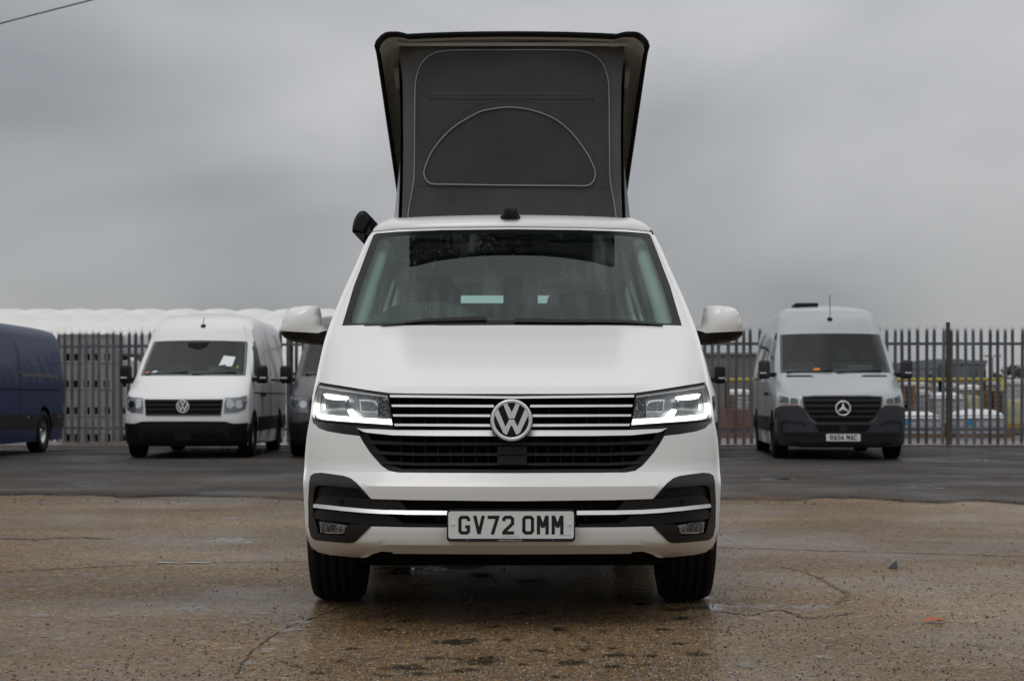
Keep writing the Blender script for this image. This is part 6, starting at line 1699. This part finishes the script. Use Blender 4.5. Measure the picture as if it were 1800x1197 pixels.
# rubber seal round the rim
rim_pts = [V[j*n] for j in range(30, -1, -1)] + [V[i] for i in range(1, n-1)] + [V[j*n+n-1] for j in range(0, 31)]
tubeobj('rim_seal', rim_pts, .0125, M['matt_black'], PR, 8)
# front stiffener and inner rails
tubeobj('front_bar', [roof_uv(x, .022, -.055) for x in np.linspace(-.60, .60, 14)], .010, M['lining'], PR, 8)
for s in (-1, 1):
    bm = bmesh.new()
    for (v0, v1, x0, x1, w0, w1) in ((.14, .62, .588, .622, -.085, -.062),):
        vs = [bm.verts.new(roof_uv(s*x, v, wn)) for v in (v0, v1) for x, wn in ((x0, w0), (x1, w0), (x1, w1), (x0, w1))]
        for f in ((0, 1, 2, 3), (4, 7, 6, 5), (0, 4, 5, 1), (1, 5, 6, 2), (2, 6, 7, 3), (3, 7, 4, 0)): bm.faces.new([vs[i] for i in f])
    bobj('side_rail', bm, M['brown_metal'], PR)
    bm = bmesh.new()
    vs = [bm.verts.new(roof_uv(s*x, v, wn)) for v in (.10, .155) for x, wn in ((.592, -.09), (.628, -.09), (.628, -.055), (.592, -.055))]
    for f in ((0, 1, 2, 3), (4, 7, 6, 5), (0, 4, 5, 1), (1, 5, 6, 2), (2, 6, 7, 3), (3, 7, 4, 0)): bm.faces.new([vs[i] for i in f])
    bobj('bracket', bm, M['lining'], PR)
    # strut from the body rail up to the roof rail
    P0, P1 = np.array((s*.655, 2.55, 1.84)), np.array(roof_uv(s*.628, .40, -.07))
    bm = bmesh.new()
    vs = []
    for P in (P0, P1):
        for dx, dy in ((-.014, -.03), (.014, -.03), (.014, .03), (-.014, .03)): vs.append(bm.verts.new((P[0]+dx, P[1]+dy, P[2])))
    for f in ((0, 1, 2, 3), (4, 7, 6, 5), (0, 4, 5, 1), (1, 5, 6, 2), (2, 6, 7, 3), (3, 7, 4, 0)): bm.faces.new([vs[i] for i in f])
    bobj('roof_strut', bm, M['steel'], PR)

# --- canvas
YT = 1.965                        # local y of the canvas front
def cv_map(off):
    def f(P):
        P = np.asarray(P, float)
        v = np.clip((P[:, 1]-75)/310, 0, 1)
        yl = YT+.006*np.sin(P[:, 0]*.031+v*7)*np.sin(v*9+1)+.0028*np.sin(P[:, 0]*.10-v*15)*np.clip(np.abs(P[:, 0]-900)/150-.2, 0, 1)+.008*np.exp(-((v-.95)/.08)**2)*np.sin(P[:, 0]*.09) + .055*(np.abs(P[:, 0]-900)/200)**4 + .018*np.sin(PI*v)*(1-(np.abs(P[:, 0]-900)/200)**2) - off
        Yv = Y0+yl
        return np.stack([(P[:, 0]-CX)*Yv/FPX, yl, CAMZ-(P[:, 1]-HY)*Yv/FPX], 1)
    return f
cl_ = [(716, 392), (718, 372), (724, 335), (727.5, 308), (728.5, 240), (729.5, 160), (733, 132), (742, 108), (760, 95), (785, 87), (840, 84), (900, 84)]
front = cl_ + [(2*CX-x, y) for x, y in reversed(cl_[:-1])]
top_cl = [(706, 392), (708, 330), (709, 250), (708, 150), (704, 100), (701.5, 80), (706, 72), (720, 68), (780, 65), (900, 63.5)]
outer = top_cl + [(2*CX-x, y) for x, y in reversed(top_cl[:-1])]
CN = panel('tent_canvas', outer, cv_map(0), M['canvas_side'], CV, step=9, back=(0, .01, 0))
panel('front_panel', front, cv_map(.008), M['canvas'], CN, step=9, back=(0, .006, 0))
def pip(name, pts, r=.0034, closed=False, off=.012):
    p = [tuple(v) for v in cv_map(off)(np.array(pts))]
    return tubeobj(name, p, r, M['piping'], CN, 6, closed)
pl = spline([(716, 392), (719, 366), (725, 332), (728, 308), (728.8, 240), (729.6, 160), (733, 132), (742.5, 110), (760, 95.5), (785, 89.3), (840, 88.2), (900, 88.2)], 6)
pip('piping', pl+[(2*CX-x, y) for x, y in reversed(pl[:-1])])
fl = spline([(745.3, 302), (746.5, 311), (750, 318), (756, 322.3), (764, 324), (790, 324.3), (830, 325), (900, 326), (970, 326.5), (1010, 326.8), (1027, 327), (1035, 325.5), (1041, 321.5), (1045, 315), (1046.3, 306), (1045, 297), (1039, 283), (1029.5, 266), (1005, 234), (974, 209), (934, 194), (896.6, 189), (862.6, 192.5), (838, 199.5), (794.6, 226), (763.6, 260), (751, 284)], 5, True)
panel('window_flap', fl, cv_map(.012), M['canvas_flap'], CN, step=9, back=(0, .005, 0))
pip('window_piping', fl, .0034, True, .017)
sl = spline([(737, 318), (741, 296), (752, 268), (785, 222), (833, 187), (897, 176), (960, 186), (1010, 220), (1043, 266), (1054, 296), (1058, 318)], 6)
tubeobj('seam', [tuple(v) for v in cv_map(.009)(np.array(sl))], .0018, M['canvas_side'], CN, 5)
for yy in (165.5, 174.5):
    tubeobj('fold_seam', [tuple(v) for v in cv_map(.0085)(np.array([(754+k*29, yy+.012*k*k*.3) for k in range(11)]))], .0028, M['canvas_flap' if yy > 170 else 'canvas_side'], CN, 5)
tubeobj('fold_seam', [tuple(v) for v in cv_map(.009)(np.array([(735+k*32.4, 328+.15*k) for k in range(11)]))], .0022, M['canvas_flap'], CN, 5)
# canvas sides and back, stretched between roof and deck
for s in (-1, 1):
    V = []; Fc = []; nu, nv = 16, 8
    for j in range(nv+1):
        for i in range(nu+1):
            u, v = i/nu, j/nv
            y = YT+.05+u*(4.40-YT-.05); vt = (y-RF[0])/(RR[0]-RF[0]); zt = RF[1]+(RR[1]-RF[1])*vt-.05
            z = 1.85+(zt-1.85)*v
            x = .598-.012*math.sin(PI*v)
            V.append((s*x, y, z))
    for j in range(nv):
        for i in range(nu): a = j*(nu+1)+i; Fc.append((a, a+1, a+nu+2, a+nu+1))
    mesh('side_canvas', V, Fc, M['canvas_side'], CN, True)

# --- awning cassette along one side of the roof, rail end on the other
aw = [(619, 407.5), (619.5, 399), (622, 388), (626, 379), (631.5, 372.5), (637.5, 370.5), (643, 372), (648, 376.5), (655, 384), (662, 391.5), (654, 402), (645, 414), (638, 426)]
P, T, _ = cdt(aw, (), 1e6); Yv = Y0+1.85
V = [((p[0]-CX)*Yv/FPX, y, CAMZ-(p[1]-HY)*Yv/FPX) for y in (1.85, 4.45) for p in P]; n = len(P)
order = list(range(n))
Fc = [t for t in T]+[tuple(n+i for i in reversed(t)) for t in T]; cnt = {}
for t in T:
    for i in range(3): cnt.setdefault(frozenset((t[i], t[(i+1) % 3])), []).append((t[i], t[(i+1) % 3]))
for k, es in cnt.items():
    if len(es) == 1: a, b_ = es[0]; Fc.append((b_, a, n+a, n+b_))
bm = bmesh.new(); vs = [bm.verts.new(v) for v in V]
for f in Fc: bm.faces.new([vs[i] for i in f])
AW = bobj('awning', bm, M['matt_black'], CV)
pillow('end_cap', [(620, 406.5), (620.5, 399), (623, 388.5), (627, 380), (632, 374), (637.5, 372), (643, 373.8), (647.5, 378), (653, 385), (646, 396), (642, 412)], 1.846, .014, .002, M['plastic'], AW, step=3, edge=3)
slab('lower_flap', [((px-CX)*Yv/FPX, CAMZ-(py-HY)*Yv/FPX) for px, py in [(620.5, 409), (643, 411), (638.5, 425)]], 1.835, 1.849, M['plastic_mid'], AW)
slab('bracket', [((px-CX)*Yv/FPX, CAMZ-(py-HY)*Yv/FPX) for px, py in [(644, 413.5), (645, 410), (649.5, 400), (652, 404), (657, 411.5), (656.5, 413.5)]], 1.815, 1.843, M['plastic_mid'], AW)
o = pillow('rail_end', [(1140, 417), (1139, 413), (1144, 410), (1142, 404), (1146, 405.5), (1150, 412), (1149.5, 417.5)], 1.66, .02, 2.1, M['plastic'], CV, step=3, edge=3)
